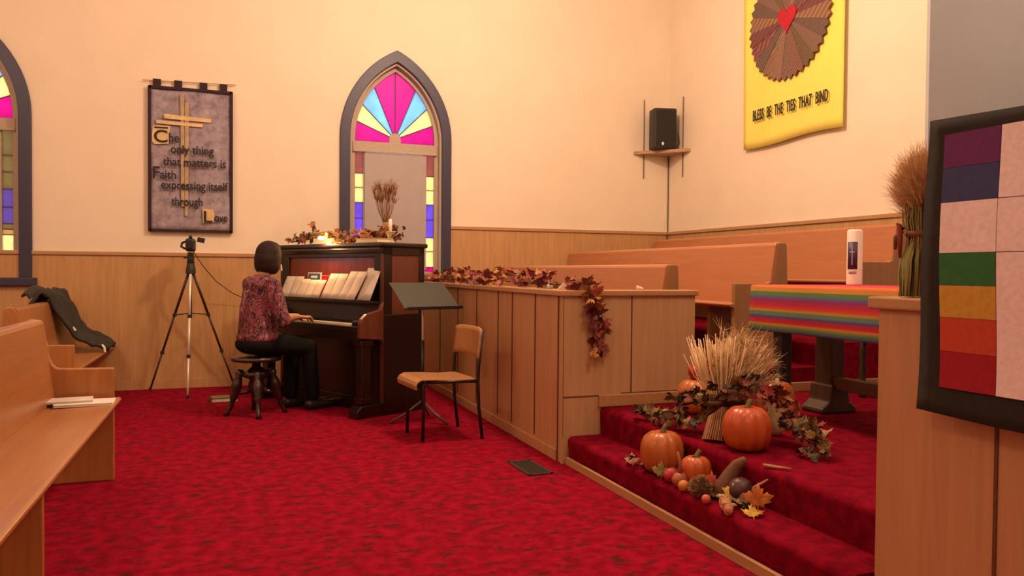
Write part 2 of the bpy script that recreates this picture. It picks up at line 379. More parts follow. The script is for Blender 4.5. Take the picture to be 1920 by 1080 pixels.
def window(cx, n, blind):
    w = bpy.data.objects.new('window_%d' % n, None); COL.objects.link(w); w['kind'] = 'structure'; MW[w] = Matrix()
    yg = YB + .10
    p = lambda nm, b, m, **k: part(w, nm, b, m, **k)
    p('casing', strip(arch(cx, .59, Z0, ZS, ZA), arch(cx, .487, Z0, ZS, ZA - .125), YB - .035, YB + .001), M['frame_blue'], bevel=.006)
    p('sill', B().mm((cx - .63, YB - .06, Z0 - .075), (cx + .63, YB + .001, Z0)), M['frame_blue'], bevel=.008)
    p('reveal', strip(arch(cx, .4985, Z0, ZS, ZA - .112), arch(cx, .465, Z0, ZS, ZA - .15), YB + .002, YB + .20), M['frame_beige'])
    p('sash', strip(arch(cx, .467, Z0, ZS, ZA - .148), arch(cx, .425, Z0, ZS, ZA - .20), yg - .03, yg + .03), M['frame_beige'])
    zt0, zt1 = 2.40, 2.50
    p('transom', B().mm((cx - .45, yg - .045, zt0), (cx + .45, yg + .03, zt1)).mm((cx - .45, yg - .055, zt0 - .012), (cx + .45, yg - .03, zt0 + .014)), M['frame_beige'], bevel=.004)
    p('bottom_rail', B().mm((cx - .45, yg - .03, Z0), (cx + .45, yg + .03, Z0 + .08)), M['frame_beige'])
    leadm = plain('lead', (.10, .06, .08), .5)
    # fan light
    c = (cx, zt1 + .045); cols = ['red', 'yellow', 'blue', 'red', 'red', 'blue', 'yellow', 'red'][::-1]
    ctr = B(); bars = B()
    for k in range(8):
        a0, a1 = PI * k / 8, PI * (k + 1) / 8; b = B()
        pts = [c] + [(c[0] + math.cos(a) * t, c[1] + math.sin(a) * t) for a in [a0 + (a1 - a0) * j / 6 for j in range(7)] for t in [ray_arch(cx, .43, ZA - .195, c, a)]]
        if k in (0, 7):
            q = [(c[0] + (.43 if k == 0 else -.43), zt1)]
            pts = pts + [] if k == 7 else pts
            pts = ([c, (c[0], zt1)] + q + pts[1:]) if k == 0 else (pts + q + [(c[0], zt1)])
        b.prism(pts, 'y', yg - .003, yg + .003); p('pane', b, GL[cols[k]])
        t = ray_arch(cx, .43, ZA - .195, c, a0 if k else a1)
        if k: bars.tube([(c[0], yg, c[1]), (c[0] + math.cos(a0) * t, yg, c[1] + math.sin(a0) * t)], .0055, 6)
    p('lead_bars', bars, leadm)
    p('fan_boss', B().prism([(c[0] + .062 * math.cos(a), c[1] + .062 * math.sin(a)) for a in [PI * k / 12 for k in range(13)]] + [(c[0] - .062, zt1 - .01), (c[0] + .062, zt1 - .01)], 'y', yg - .012, yg + .012), M['frame_beige'])
    # side lights: columns of coloured panes
    rows = [(2.17, 2.41, 'dimr'), (2.02, 2.165, 'yellow'), (1.865, 2.015, 'yellow'), (1.70, 1.86, 'violet'), (1.51, 1.695, 'violet'), (1.36, 1.505, 'yellow'), (1.19, 1.355, 'yellow'), (1.06 + .08, 1.185, 'red')]
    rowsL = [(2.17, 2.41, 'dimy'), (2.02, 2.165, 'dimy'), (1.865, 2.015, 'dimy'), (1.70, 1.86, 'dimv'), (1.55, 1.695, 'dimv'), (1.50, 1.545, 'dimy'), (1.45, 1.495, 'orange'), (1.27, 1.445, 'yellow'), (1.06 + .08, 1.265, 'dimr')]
    for s in (-1, 1):
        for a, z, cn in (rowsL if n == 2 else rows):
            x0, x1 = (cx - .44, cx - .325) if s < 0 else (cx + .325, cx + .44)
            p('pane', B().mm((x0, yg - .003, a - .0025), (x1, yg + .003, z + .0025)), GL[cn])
            p('lead_bar', B().mm((x0, yg - .006, a - .006), (x1, yg + .006, a + .001)), leadm)
        p('mullion', B().mm((cx + s * .32 - .014, yg - .02, Z0 + .08), (cx + s * .32 + .014, yg + .02, zt0)), M['frame_beige'])
    if blind:
        p('roller_blind', B().mm((cx - .325, yg - .040, Z0 + .10), (cx + .335, yg - .036, zt0 - .014)), M['blind'])
    p('clear_pane', B().mm((cx - .315, yg - .003, Z0 + .07), (cx + .315, yg + .003, zt0 + .02)), GL['white'])
    p('glazing_bar', B().mm((cx - .306, yg - .012, 1.70), (cx + .306, yg + .012, 1.725)), M['frame_beige'])
window(1.655, 1, True)
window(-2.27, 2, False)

# ------------------------------------------------------------------ chancel rails
t = thing('railing', 'long panelled wooden choir railing with leaf garland along its cap', 'railing', (1.87, 4.22, 0))
bd = B().mm((1.875, 4.235, 0), (1.97, 8.06, 1.005))
sp_ = part(t, 'side_panel', bd, M['rail'], world=True)
gm = plain('dark_groove', (.13, .045, .02), .8)
for y in (4.30, 4.68, 5.115, 5.42, 5.95, 6.5, 7.1): part(sp_, 'panel_groove', B().mm((1.8705, y - .006, .09 if y > 4.5 else 0), (1.8752, y + .006, 1.005)), gm, world=True)
part(t, 'base_moulding', B().mm((1.862, 4.31, 0), (1.8755, 8.06, .07)), M['rail'], world=True, bevel=.004)
ep_ = part(t, 'end_panel', B().mm((1.865, 4.222, 0), (2.785, 4.234, 1.005)).mm((2.09, 4.2335, .33), (2.785, 4.32, 1.005)), M['railend'], world=True)
for a, c in (((1.875, 4.2195, .395), (2.26, 4.2225, .403)), ((2.262, 4.2195, .405), (2.785, 4.2225, .411)), ((2.327, 4.2195, .411), (2.335, 4.2225, 1.005)), ((1.872, 4.2195, .16), (1.8745, 4.2225, 1.005))):
    part(ep_, 'panel_groove', B().mm(a, c), gm, world=True)
part(t, 'baseboard', B().mm((2.105, 4.195, .331), (2.785, 4.221, .405)), M['railcap'], world=True, bevel=.006)
part(t, 'cap', B().mm((1.845, 4.20, 1.005), (2.0, 8.06, 1.04)).mm((1.99, 4.20, 1.005), (2.80, 4.345, 1.04)), M['railcap'], world=True, bevel=.006)
t = thing('railing', 'wooden chancel railing on the right behind the rainbow quilt, wheat sheaf on its cap', 'railing', (1.87, 1.84, 0))
sp_ = part(t, 'side_panel', B().mm((1.868, -2.9, 0), (1.965, 1.835, 1.045)), M['rail'], world=True)
for y in (1.441, .935): part(sp_, 'panel_groove', B().mm((1.8645, y - .005, 0), (1.8685, y + .005, 1.045)), gm, world=True)
part(t, 'end_panel', B().mm((1.97, 1.73, .33), (2.80, 1.82, 1.045)), M['rail'], world=True)
part(t, 'cap', B().mm((1.845, -2.9, 1.045), (1.995, 1.86, 1.082)).mm((1.99, 1.71, 1.045), (2.82, 1.86, 1.082)), M['railcap'], world=True, bevel=.006)

# ------------------------------------------------------------------ pews
def end_poly(d=1, h=.875, depth=.46, slim=False):
    """profile of a pew end (x towards the front of the seat)"""
    if slim: return [(d * x, z) for x, z in [(0, 0), (0, .585), (-.27, .585), (-.305, .60), (-.325, .64), (-.345, .72), (-.36, .86), (-.375, h), (-.42, h), (-.435, h - .015), (-.47, 0)]]
    p = [(0, 0), (0, .61), (-.26, .615)]
    p += [(-.26 - .055 * math.sin(k * PI / 2 / 5), .615 + .12 * (1 - math.cos(k * PI / 2 / 5))) for k in range(1, 6)]
    p += [(-.345, .845), (-.365, h), (-.40, h + .004), (-.425, h - .015), (-.50, 0)]
    return [(d * x, z) for x, z in p]
def pew(name, label, x, y0, y1, d, z0, m, mz, ends, mids=(), group='wooden church pews'):
    """d=+1: faces +x. x is the front of the arm"""
    t = thing(name, label, 'pew', (x, (y0 + y1) / 2, z0), group=None)
    yc = (y0 + y1) / 2; a, c = y0 - yc, y1 - yc
    part(t, 'seat', B().prism([(d * .03, .425), (d * .035, .437), (d * .025, .447), (-d * .36, .44), (-d * .36, .41), (d * .02, .415)], 'y', a + .004, c - .004), m, bevel=.006)
    part(t, 'backrest', B().prism([(-d * .275, .44), (-d * .335, .855), (-d * .345, .872), (-d * .385, .878), (-d * .40, .86), (-d * .33, .40), (-d * .30, .40)], 'y', a + .002, c - .002), m, bevel=.006)
    for e in ends:
        yy = (a, a + .04) if e < 0 else (c - .04, c)
        part(t, 'end_panel', B().prism(end_poly(d, slim=d < 0), 'y', *yy), mz, bevel=.006)
    for y in mids:
        part(t, 'leg_panel', B().prism([(-d * .06, 0), (-d * .06, .415), (-d * .36, .415), (-d * .40, 0)], 'y', y - yc - .02, y - yc + .02), mz, bevel=.004)
    return t
pew('pew', 'long varnished wooden pew running towards the camera at lower left, two booklets on its seat', -.588, -1.2, 4.70, 1, 0, M['pew'], M['pewz'], (1,), (3.27, .6))
pew('pew', 'short wooden pew against the panelled wall with the dark coat draped on it', -1.02, 6.12, 8.06, 1, 0, M['pew'], M['pewz'], (-1,), (8.03,))
pew('pew', 'lowest of the three choir pews, right behind the garlanded railing', 2.40, 4.50, 8.05, -1, .33, M['cpew'], M['cpewz'], (-1,))
pew('pew', 'middle choir pew of the three, one tier up, its end beside the rainbow altar cloth', 3.29, 4.50, 8.05, -1, .495, M['cpew'], M['cpewz'], (-1,), (4.9,))
pew('pew', 'topmost of the three choir pews, against the panelled front wall behind the candle', 4.40, 4.50, 8.05, -1, .66, M['cpew'], M['cpewz'], (-1,))
# hymn books on the near pew
for k, (x, y, rz, s, lab) in enumerate([(-.70, 4.50, .05, (.27, .17, .013), 'white covered booklet lying flat at the far end of the near pew'), (-.78, 4.53, .12, (.22, .15, .010), 'grey booklet on top of the white booklet on the near pew seat')]):
    z = .447 + (.0 if k == 0 else .0135)
    t = thing('booklet', lab, 'book', (x, y, z), rz)
    part(t, 'cover', B().box((0, 0, .0015), (s[0], s[1], .003)).box((0, 0, s[2] - .0015), (s[0], s[1], .003)).box((0, s[1] / 2 - .0015, s[2] / 2), (s[0], .003, s[2])), M['white'] if k == 0 else M['paper2'])
    part(t, 'pages', B().box((0, -.002, s[2] / 2), (s[0] - .01, s[1] - .01, s[2] - .006)), M['paper'])

# ------------------------------------------------------------------ coat over the pew
t = thing('coat', 'dark grey coat draped over the back of the pew by the wall', 'coat', (-1.25, 7.3, .45))
def coatf(u, v):
    # u: from behind the backrest, over it, down to the seat front; v: along the pew
    path = [(-1.50, .62), (-1.47, .84), (-1.42, .925), (-1.35, .90), (-1.27, .72), (-1.20, .58), (-1.08, .50), (-1.0, .475), (-.965, .44)]
    k = u * (len(path) - 1); i = min(int(k), len(path) - 2); f = k - i
    x = path[i][0] * (1 - f) + path[i + 1][0] * f; z = path[i][1] * (1 - f) + path[i + 1][1] * f
    w = .44 + .22 * math.sin(PI * min(1, u * 1.05))
    ed = .05 * noise.noise(Vector((u * 4, 5 + round(v), 1))) * abs(2 * v - 1)
    y = 6.92 + u * .36 + v * w + ed
    cr = noise.noise(Vector((u * 6, v * 5, 2))) * .03 + abs(noise.noise(Vector((u * 9 + v * 3, v * 3, 7)))) * .035
    bul = (1 - abs(2 * v - 1) ** 4) * .03 + cr
    return (x + bul * .55 - .004, min(y, 8.03), z + bul + .008)
part(t, 'body', B().grid(coatf, 44, 36), plain('charcoal_cloth', (.028, .025, .021), .85, var=.25, scale=40, bump=.3), world=True, smooth=True, solid=.022)
def collf(u, v):
    a = -.5 + v * 2.6; rr = .085 * (1 - .5 * u) + .012 * noise.noise(Vector((u * 5, v * 4, 3)))
    return (-1.43 - .05 * u + rr * math.cos(a + 1.2) * .7, 7.32 - u * .38, .90 + .03 * math.sin(PI * u) + rr * math.sin(a + .6))
part(t, 'collar', B().grid(collf, 16, 16), plain('charcoal_collar', (.03, .027, .022), .85, var=.25), world=True, smooth=True, solid=.014)
def cuff(u, v):
    a = 2 * PI * v; rr = .045 + .012 * noise.noise(Vector((u * 6, math.cos(a) * 2, math.sin(a) * 2)))
    return (-1.12 + .16 * u, 7.42 + .16 * u, .60 - .10 * u + rr * math.sin(a) * .55) if 0 else (-1.13 + .15 * u + rr * .4 * math.cos(a), 7.45 + .17 * u + rr * math.cos(a), .585 - .10 * u + rr * .7 * math.sin(a))
part(t, 'sleeve', B().grid(cuff, 12, 16), plain('charcoal_sleeve', (.026, .023, .02), .85, var=.25), world=True, smooth=True)
tp = V3(coatf(.60, .10))
part(t, 'tag', B().box(tp + V3((.012, -.012, .012)), (.006, .055, .035), Matrix.Rotation(-.6, 3, 'Y')), M['paper'], world=True, label='small pale tag')
part(t, 'drawstring', B().tube([tuple(V3(coatf(.86, .03)) + V3((.01, -.01, .012))), tuple(V3(coatf(.86, .03)) + V3((.03, -.03, -.01))), tuple(V3(coatf(.86, .03)) + V3((.035, -.035, -.045)))], .009, 6), M['white'], world=True, label='white drawstring end')

# ------------------------------------------------------------------ faith banner
def rotY(): return Matrix.Rotation(PI / 2, 4, 'X')  # text plane facing -y
t = thing('wall_banner', 'mottled grey purple fabric banner with pale cross and hand lettered verse', 'banner', (-.345, YB - .03, 1.51))
bx0, bx1, bz0, bz1 = -.71, .02, 1.515, 2.865
mb, nt, bs = newmat('mottled_grey_purple_cloth'); L = nt.links.new
tc = N(nt, 'ShaderNodeTexCoord'); n1 = N(nt, 'ShaderNodeTexNoise'); n1.inputs['Scale'].default_value = 11; n1.inputs['Detail'].default_value = 6; n1.inputs['Roughness'].default_value = .7
L(tc.outputs['Object'], n1.inputs['Vector']); r = ramp(nt, [(.30, (.15, .12, .16)), (.5, (.30, .255, .31)), (.7, (.42, .365, .42))]); L(n1.outputs['Fac'], r.inputs[0]); L(r.outputs[0], bs.inputs['Base Color']); bs.inputs['Roughness'].default_value = .9
part(t, 'cloth', B().grid(lambda u, v: (bx0 + u * (bx1 - bx0), YB - .030 - .006 * math.sin(u * 9 + v * 3) - .004 * math.sin(v * 12), bz0 + v * (bz1 - bz0) - .035 * 0 * u), 16, 24), mb, world=True, smooth=True, solid=.006)
mk = plain('maroon_binding', (.03, .010, .016), .85)
bb = B()
for a, c in (((bx0 - .012, bz0 - .012), (bx0 + .014, bz1 + .012)), ((bx1 - .014, bz0 - .012), (bx1 + .012, bz1 + .012)), ((bx0, bz0 - .014), (bx1, bz0 + .012)), ((bx0, bz1 - .012), (bx1, bz1 + .014))):
    bb.mm((a[0], YB - .048, a[1]), (c[0], YB - .018, c[1]))
part(t, 'border', bb, mk, world=True)
for x in (-.645, -.46, -.235, -.055):
    part(t, 'tab', B().mm((x - .035, YB - .036, bz1 - .01), (x + .035, YB - .018, 2.945)), mk, world=True)
part(t, 'rod', B().tube([(-.77, YB - .026, 2.925), (.06, YB - .026, 2.95)], .004, 6), M['brass'], world=True)
def bxz(px, py):  # banner-crop pixels to wall
    return (bx0 + (px - 130) / (610 - 130) * (bx1 - bx0), bz1 - (py - 150) / (995 - 150) * (bz1 - bz0))
gold = plain('pale_gold_lame', (.62, .46, .24), .45, metal=.3, var=.2, scale=18)
pgold = plain('dull_gold_strip', (.40, .30, .19), .6, var=.2, scale=18)
lay = [0]
def quad(p, m, nm):
    lay[0] += 1; pts = [bxz(*q) for q in p]; part(t, nm, B().prism(pts, 'y', YB - .050 - .0016 * lay[0], YB - .046), m, world=True)
quad([(308, 180), (330, 180), (332, 850), (312, 850)], pgold, 'cross_strip'); quad([(334, 228), (358, 228), (352, 905), (334, 905)], pgold, 'cross_strip')
quad([(215, 305), (488, 318), (488, 340), (215, 332)], gold, 'cross_strip'); quad([(170, 344), (438, 352), (438, 372), (170, 364)], gold, 'cross_strip')
quad([(150, 385), (165, 376), (250, 376), (240, 480), (160, 488), (145, 470)], gold, 'initial_patch'); quad([(436, 860), (498, 862), (508, 900), (502, 940), (440, 945)], gold, 'initial_patch')
ink = plain('dark_lettering', (.02, .014, .018), .8)
def btext(s, px, py, h, px1):
    x, z = bxz(px, py); text(t, 'lettering', s, h, ink, Matrix.Translation((x, YB - .064, z)) @ rotY(), fit=bxz(px1, py)[0] - x, bold=.0015)
btext('C', 158, 474, .165, 234); btext('he', 243, 470, .125, 300); btext('only thing', 252, 535, .115, 503); btext('that matters is', 208, 610, .115, 576)
btext('F', 150, 690, .165, 190); btext('aith', 190, 688, .115, 283); btext('expressing itself', 198, 748, .115, 588); btext('through', 255, 845, .115, 437); btext('L', 445, 940, .155, 496); btext('ove', 507, 936, .115, 585)
p0, p1 = bxz(160, 384), bxz(238, 392)
part(t, 'lettering', B().mm((p0[0], YB - .066, p0[1]), (p1[0], YB - .062, p1[1])), ink, world=True)

# ------------------------------------------------------------------ yellow banner on the front wall
t = thing('wall_banner', 'bright yellow banner with patchwork necktie circle, red heart and black lettering', 'banner', (XF - .03, 5.9, 2.4))
ym = plain('bright_yellow_felt', (.86, .76, .15), .85, var=.03, scale=6)
part(t, 'cloth', B().grid(lambda u, v: (XF - .045 - .02 * math.sin(v * 1.5) * u + .004 * math.sin(u * 8) - .005 * (1 - v) * math.sin(u * 5 + 1), 5.245 + u * (6.60 - 5.245), 2.405 + v * 2.05 + (1 - v) * .014 * math.sin(u * 6)), 24, 24), ym, world=True, smooth=True, solid=.008)
xb = XF - .075
tie_cols = [(.20, .11, .07), (.10, .065, .085), (.28, .15, .08), (.16, .10, .10), (.24, .05, .05), (.30, .19, .11), (.12, .06, .05), (.22, .14, .09), (.08, .06, .07), (.26, .12, .10), (.18, .12, .06)]
def tiemat(i):
    c = tie_cols[i % len(tie_cols)]; c2 = tie_cols[(i * 3 + 2) % len(tie_cols)]
    m, nt, b = newmat('necktie_silk'); L = nt.links.new
    tc = N(nt, 'ShaderNodeTexCoord'); w = N(nt, 'ShaderNodeTexWave'); w.inputs['Scale'].default_value = 9 + 5 * (i % 4); w.inputs['Distortion'].default_value = [0, 3, 8][i % 3]; w.bands_direction = 'DIAGONAL'
    L(tc.outputs['Object'], w.inputs['Vector']); r = ramp(nt, [(.35, tuple(v * .8 for v in c)), (.65, tuple(v * (1.0, .5, 1.2)[i % 3] for v in c2))]); L(w.outputs['Fac'], r.inputs[0]); L(r.outputs[0], b.inputs['Base Color']); b.inputs['Roughness'].default_value = .6
    return m
tm = [tiemat(i) for i in range(11)]
cy, cz, RY, RZ = 5.925, 3.525, .535, .545
nt_ = 22
for k in range(nt_):
    a0, a1 = 2 * PI * k / nt_, 2 * PI * (k + 1) / nt_
    pts = [(cy, cz)]
    for j in range(2):
        b0 = a0 + (a1 - a0) * j / 2; bm_ = a0 + (a1 - a0) * (j + .5) / 2
        pts += [(cy + RY * math.cos(b0) * .985, cz + RZ * math.sin(b0) * .985), (cy + RY * math.cos(bm_) * 1.055, cz + RZ * math.sin(bm_) * 1.055)]
    pts.append((cy + RY * math.cos(a1) * .985, cz + RZ * math.sin(a1) * .985))
    part(t, 'tie_wedge', B().prism(pts, 'x', xb - .004 - .004 * (k % 2), xb + .01), tm[(k * 7) % 11], world=True)
hp = []
for k in range(40):
    a = 2 * PI * k / 40; hp.append((cy - .125 * math.sin(a) ** 3 , cz - .0 + .13 * (13 * math.cos(a) - 5 * math.cos(2 * a) - 2 * math.cos(3 * a) - math.cos(4 * a)) / 15))
part(t, 'heart', B().prism(hp, 'x', xb - .018, xb - .006), plain('red_felt_heart', (.40, .008, .028), .8), world=True)
mt = Matrix.Translation((xb - .002, 6.415, 2.655)) @ Matrix.Rotation(-PI / 2, 4, 'Z') @ Matrix.Rotation(PI / 2, 4, 'X')
bk = plain('black_felt_letters', (.02, .016, .012), .8)
text(t, 'lettering', 'BLESS  BE  THE  TIES  THAT  BIND', .15, bk, mt, ext=.003, fit=1.02, space=1.12, bold=.001)
part(t, 'hanging_rod', B().tube([(XF - .04, 5.20, 4.46), (XF - .04, 6.65, 4.46)], .012, 8), M['brass'], world=True)

# ------------------------------------------------------------------ corner shelf and loudspeaker
t = thing('corner_shelf', 'small triangular wooden shelf in the corner holding the loudspeaker', 'shelf', (4.8, 7.95, 2.53))
part(t, 'board', B().prism([(4.47, YB - .002), (4.50, YB - .05), (4.90, 7.66), (XF - .002, 7.63), (XF - .002, YB - .002)], 'z', 2.535, 2.575), wood('pale_shelf_wood', (.36, .21, .10), (.46, .28, .14), 'x'), world=True, bevel=.004)
for p in ((4.605, YB - .008), (XF - .008, 7.785)):
    part(t, 'upright', B().tube([(p[0], p[1], 2.26), (p[0], p[1], 3.19)], .007, 8), plain('brown_metal_upright', (.20, .11, .06), .5), world=True)
part(t, 'cable', B().tube([(XF - .012, YB - .012, 2.535), (XF - .01, YB - .012, 1.9), (XF - .012, YB - .012, 1.64), (XF - .04, YB - .045, 1.60), (XF - .045, YB - .045, 1.45)], .006, 6), plain('grey_brown_cable', (.10, .06, .04), .6), world=True)
t = thing('loudspeaker', 'small black loudspeaker on the corner shelf', 'speaker', (4.735, 7.90, 2.577), math.radians(-12))
sp = [(-.14, -.10), (-.12, -.125), (.12, -.125), (.14, -.10), (.13, .06), (.06, .12), (-.10, .12), (-.14, .06)]
part(t, 'cabinet', B().prism(sp, 'z', 0, .465), M['blackpl'], bevel=.018)
part(t, 'grille', B().mm((-.115, -.130, .03), (.115, -.122, .44)), plain('black_speaker_cloth', (.022, .019, .015), .9, var=.2, scale=80), bevel=.003)
part(t, 'badge', B().ell((-.035, -.132, .055), (.014, .004, .02), 12), M['white'], label='small white badge')
part(t, 'cable', B().tube([(.14, 0, .2), (.20, 0, .19), (.21, .0, .08), (.15, .02, .01)], .004, 6), M['black'])

# ------------------------------------------------------------------ piano
PA = math.radians(28)
t = piano = thing('upright_piano', 'old dark mahogany upright piano with lit music panel', 'piano', (.95, 5.975, 0), PA)
PM = MW[t]
prof = [(.64, 0), (.64, 1.335), (.22, 1.335), (.22, .90), (.19, .84), (.06, .81), (.01, .77), (0, .74), (0, .62), (.20, .60), (.22, .56), (.22, 0)]
for a, c in ((0, .045), (1.455, 1.50)):
    part(t, 'case_side', B().prism(prof, 'y', a, c), M['mahogside'] if a == 0 else M['ebony'], bevel=.006)
part(t, 'side_panel_frame', B().mm((.22, -.006, .62), (.30, .001, 1.335)).mm((.58, -.006, .62), (.64, .001, 1.335)).mm((.22, -.006, 1.27), (.64, .001, 1.335)), M['ebony'], bevel=.004)
part(t, 'side_lower', B().mm((.22, -.008, 0), (.64, .001, .80)), M['ebony'], bevel=.004)
for y in (.01, 1.39):
    part(t, 'leg', B().box((.07, y + .05, .35), (.085, .085, .50)).box((.07, y + .05, .58), (.12, .10, .05)).box((.07, y + .05, .13), (.11, .10, .05)), M['ebony'], bevel=.008)
    part(t, 'foot', B().prism([(-.03, 0), (-.03, .06), (.02, .10), (.30, .10), (.30, 0)], 'y', y - .01, y + .11), M['ebony'], bevel=.008)
part(t, 'top_board', B().mm((.165, -.03, 1.335), (.66, 1.53, 1.372)), M['ebony'], bevel=.012)
part(t, 'top_moulding', B().prism([(.18, 1.335), (.175, 1.315), (.205, 1.29), (.24, 1.28), (.26, 1.335)], 'y', .0, 1.50), M['ebony'], bevel=.004)
part(t, 'upper_panel', B().prism([(.235, .86), (.255, .86), (.265, 1.30), (.245, 1.30)], 'y', .045, 1.455), M['mahog'])
part(t, 'panel_frame', B().mm((.222, .045, .86), (.25, .13, 1.30)).mm((.222, 1.37, .86), (.25, 1.455, 1.30)).mm((.222, .13, 1.255), (.25, 1.37, 1.30)), M['ebony'], bevel=.006)
part(t, 'music_shelf', B().mm((.10, .045, .885), (.25, 1.455, .905)).mm((.10, .045, .905), (.112, 1.455, .915)), M['ebony'], bevel=.004)
part(t, 'fallboard', B().prism([(.195, .72), (.215, .72), (.235, .885), (.215, .885)], 'y', .045, 1.455), M['ebony'])
part(t, 'keybed', B().mm((.0, .045, .60), (.24, 1.455, .675)), M['ebony'], bevel=.004)
part(t, 'key_slip', B().mm((-.005, .045, .665), (.022, 1.455, .712)), M['ebony'], bevel=.005)
wk = B(); bkb = B(); y0, y1 = .155, 1.345; w = (y1 - y0) / 52
for i in range(52): wk.mm((.026, y0 + i * w + .0006, .70), (.198, y0 + (i + 1) * w - .0006, .727))
for i in range(51):
    if i % 7 not in (2, 6): bkb.mm((.095, y0 + (i + 1) * w - .006, .727), (.198, y0 + (i + 1) * w + .006, .739))
part(t, 'white_keys', wk, M['ivory']); part(t, 'black_keys', bkb, M['ebkey'])
for a, c in ((.045, .15), (1.35, 1.455)):
    part(t, 'key_block', B().mm((.02, a, .67), (.20, c, .755)), M['ebony'], bevel=.012)
part(t, 'lower_panel', B().mm((.235, .045, .10), (.255, 1.455, .60)), M['ebony'])
part(t, 'bottom_rail', B().mm((.222, .045, .0), (.262, 1.455, .11)), M['ebony'], bevel=.004)
for y in (.68, .80):
    part(t, 'pedal', B().mm((.13, y - .022, .045), (.23, y + .022, .062)), M['brass'], bevel=.006)
part(t, 'back_panel', B().mm((.62, .045, .05), (.638, 1.455, 1.335)), M['ebony'])

# sheet music on the piano shelf
def pthing(name, label, cat, x, y, z): 
    return thing(name, label, cat, tuple(PM @ Vector((x, y, z))), PA)
lean = math.atan2(.10, .20)
def sheet(y, w, h, m, label, name='sheet_music', pages=2, skew=0, x0=.135, cat='sheet music', th=.006):
    t = pthing(name, label, cat, x0, y, .907)
    for k in range(pages):
        a = -w / 2 + k * w / pages; c = a + w / pages
        def f(u, v, a=a, c=c, k=k):
            yy = a + (c - a) * u; zz = v * h
            bow = (.012 * math.sin(PI * u) if pages > 1 else .003 * math.sin(PI * u))
            return (zz * math.tan(lean) * .72 - bow, yy + skew * zz, zz * .98 + .002)
        part(t, 'page', B().grid(f, 8, 4), m, smooth=True, solid=th, label=None)
    return t
sheet(1.24, .27, .185, M['paper2'], 'pinkish white open sheet music, leftmost on the piano shelf', skew=-.14)
sheet(1.055, .12, .165, M['paper'], 'narrow cream sheet between two open music books on the piano', pages=1, skew=-.18, x0=.128)
sheet(.87, .24, .158, M['paper'], 'bright cream open music book in the middle of the piano shelf under the lamp', skew=-.25, x0=.122)
sheet(.60, .25, .215, M['paper'], 'tall cream open music book right of the middle on the piano shelf', skew=-.22, x0=.124)
sheet(.36, .22, .235, M['paper'], 'open music book second from the right on the piano shelf', skew=-.30, x0=.118)
sheet(.16, .17, .265, M['paper2'], 'greyish sheet at the right end of the piano shelf by the stand', pages=1, skew=-.12, x0=.14)
t = pthing('music_book', 'blue covered book with white border behind the sheet music', 'book', .165, .95, .907)
part(t, 'cover', B().prism([(.03, .015), (.055, .22), (.063, .22), (.038, .015)], 'y', -.10, .10), M['white'])
part(t, 'cover_panel', B().prism([(.027, .02), (.0508, .213), (.0555, .213), (.032, .02)], 'y', -.088, .088), plain('slate_blue_cover', (.06, .11, .24), .5))
part(t, 'title_block', B().prism([(.045, .172), (.0488, .196), (.051, .196), (.047, .172)], 'y', -.05, .045), M['white'], label='pale title block')
t = pthing('music_book', 'red covered book peeking out beside the blue book', 'book', .175, .79, .907)
part(t, 'cover', B().prism([(.03, .0), (.05, .195), (.062, .195), (.042, .0)], 'y', -.075, .075), plain('red_book_cover', (.50, .012, .02), .5))
part(t, 'pages', B().prism([(.033, .004), (.053, .197), (.059, .197), (.039, .004)], 'y', -.07, .07), M['paper'])
# things on the piano top
ZP = 1.3735
t = pthing('piano_lamp', 'lit brass piano lamp on the front of the piano top', 'lamp', .30, .72, ZP)
part(t, 'base', B().lathe([(.055, 0), (.055, .012), (.03, .022), (.01, .03)], n=20), M['brass'], smooth=True)
part(t, 'arm', B().tube([(0, 0, .02), (-.01, 0, .07), (-.07, 0, .10), (-.14, 0, .085)], .006, 8), M['brass'], smooth=True)
part(t, 'lamp_shade', B().prism([(-.172 + .036 * math.cos(a), .062 + .036 * math.sin(a)) for a in [-.6 + (PI + .6) * k / 12 for k in range(13)]] + [(-.172 + .032 * math.cos(a), .062 + .032 * math.sin(a)) for a in [-.6 + (PI + .6) * (12 - k) / 12 for k in range(13)]], 'y', -.10, .10), M['brass'], smooth=True)
part(t, 'bulb', B().cap((-.172, -.025, .045), (-.172, .025, .045), .013, .013), M['bulb'], smooth=True)
pl = PM @ Vector((.30 - .172, .72, ZP + .024))
lamp('piano_bulb', pl, 10, .02, (1.0, .55, .22))
W = lambda x, y, z=0: tuple(PM @ Vector((x, y, ZP + z)))
garland('leaf_garland', [W(.33, 1.50, .03), W(.36, 1.30, .06), W(.36, 1.1, .05), W(.36, .85, .07), W(.40, .66, .05), W(.42, .50, .05)], 70, .052, (.07, .07, .06), M['leaves_gold'], 'brown and gold leaf garland along the left half of the piano top', seed=3, zmin=ZP)
garland('leaf_garland', [W(.36, .60, .03), W(.40, .48, .05), W(.42, .34, .05), W(.44, .22, .04)], 46, .05, (.07, .06, .05), M['leaves'], 'dark red leaf cluster on the piano top left of the dried grass', seed=5, zmin=ZP)
t = pthing('book', 'pale green book lying on the piano top among the leaves', 'book', .38, .98, ZP)
part(t, 'cover', B().mm((-.08, -.13, 0), (.08, .13, .004)).mm((-.08, -.13, .056), (.08, .13, .06)).mm((.076, -.13, 0), (.08, .13, .06)), plain('pale_olive_cover', (.20, .20, .09), .6))
part(t, 'pages', B().mm((-.075, -.125, .004), (.075, .125, .056)), M['paper'])
t = pthing('leaf_spray', 'tall brown leaf spray standing up at the left of the piano top', 'dried leaves', .34, 1.20, ZP)
b = B(); r_ = random.Random(11)
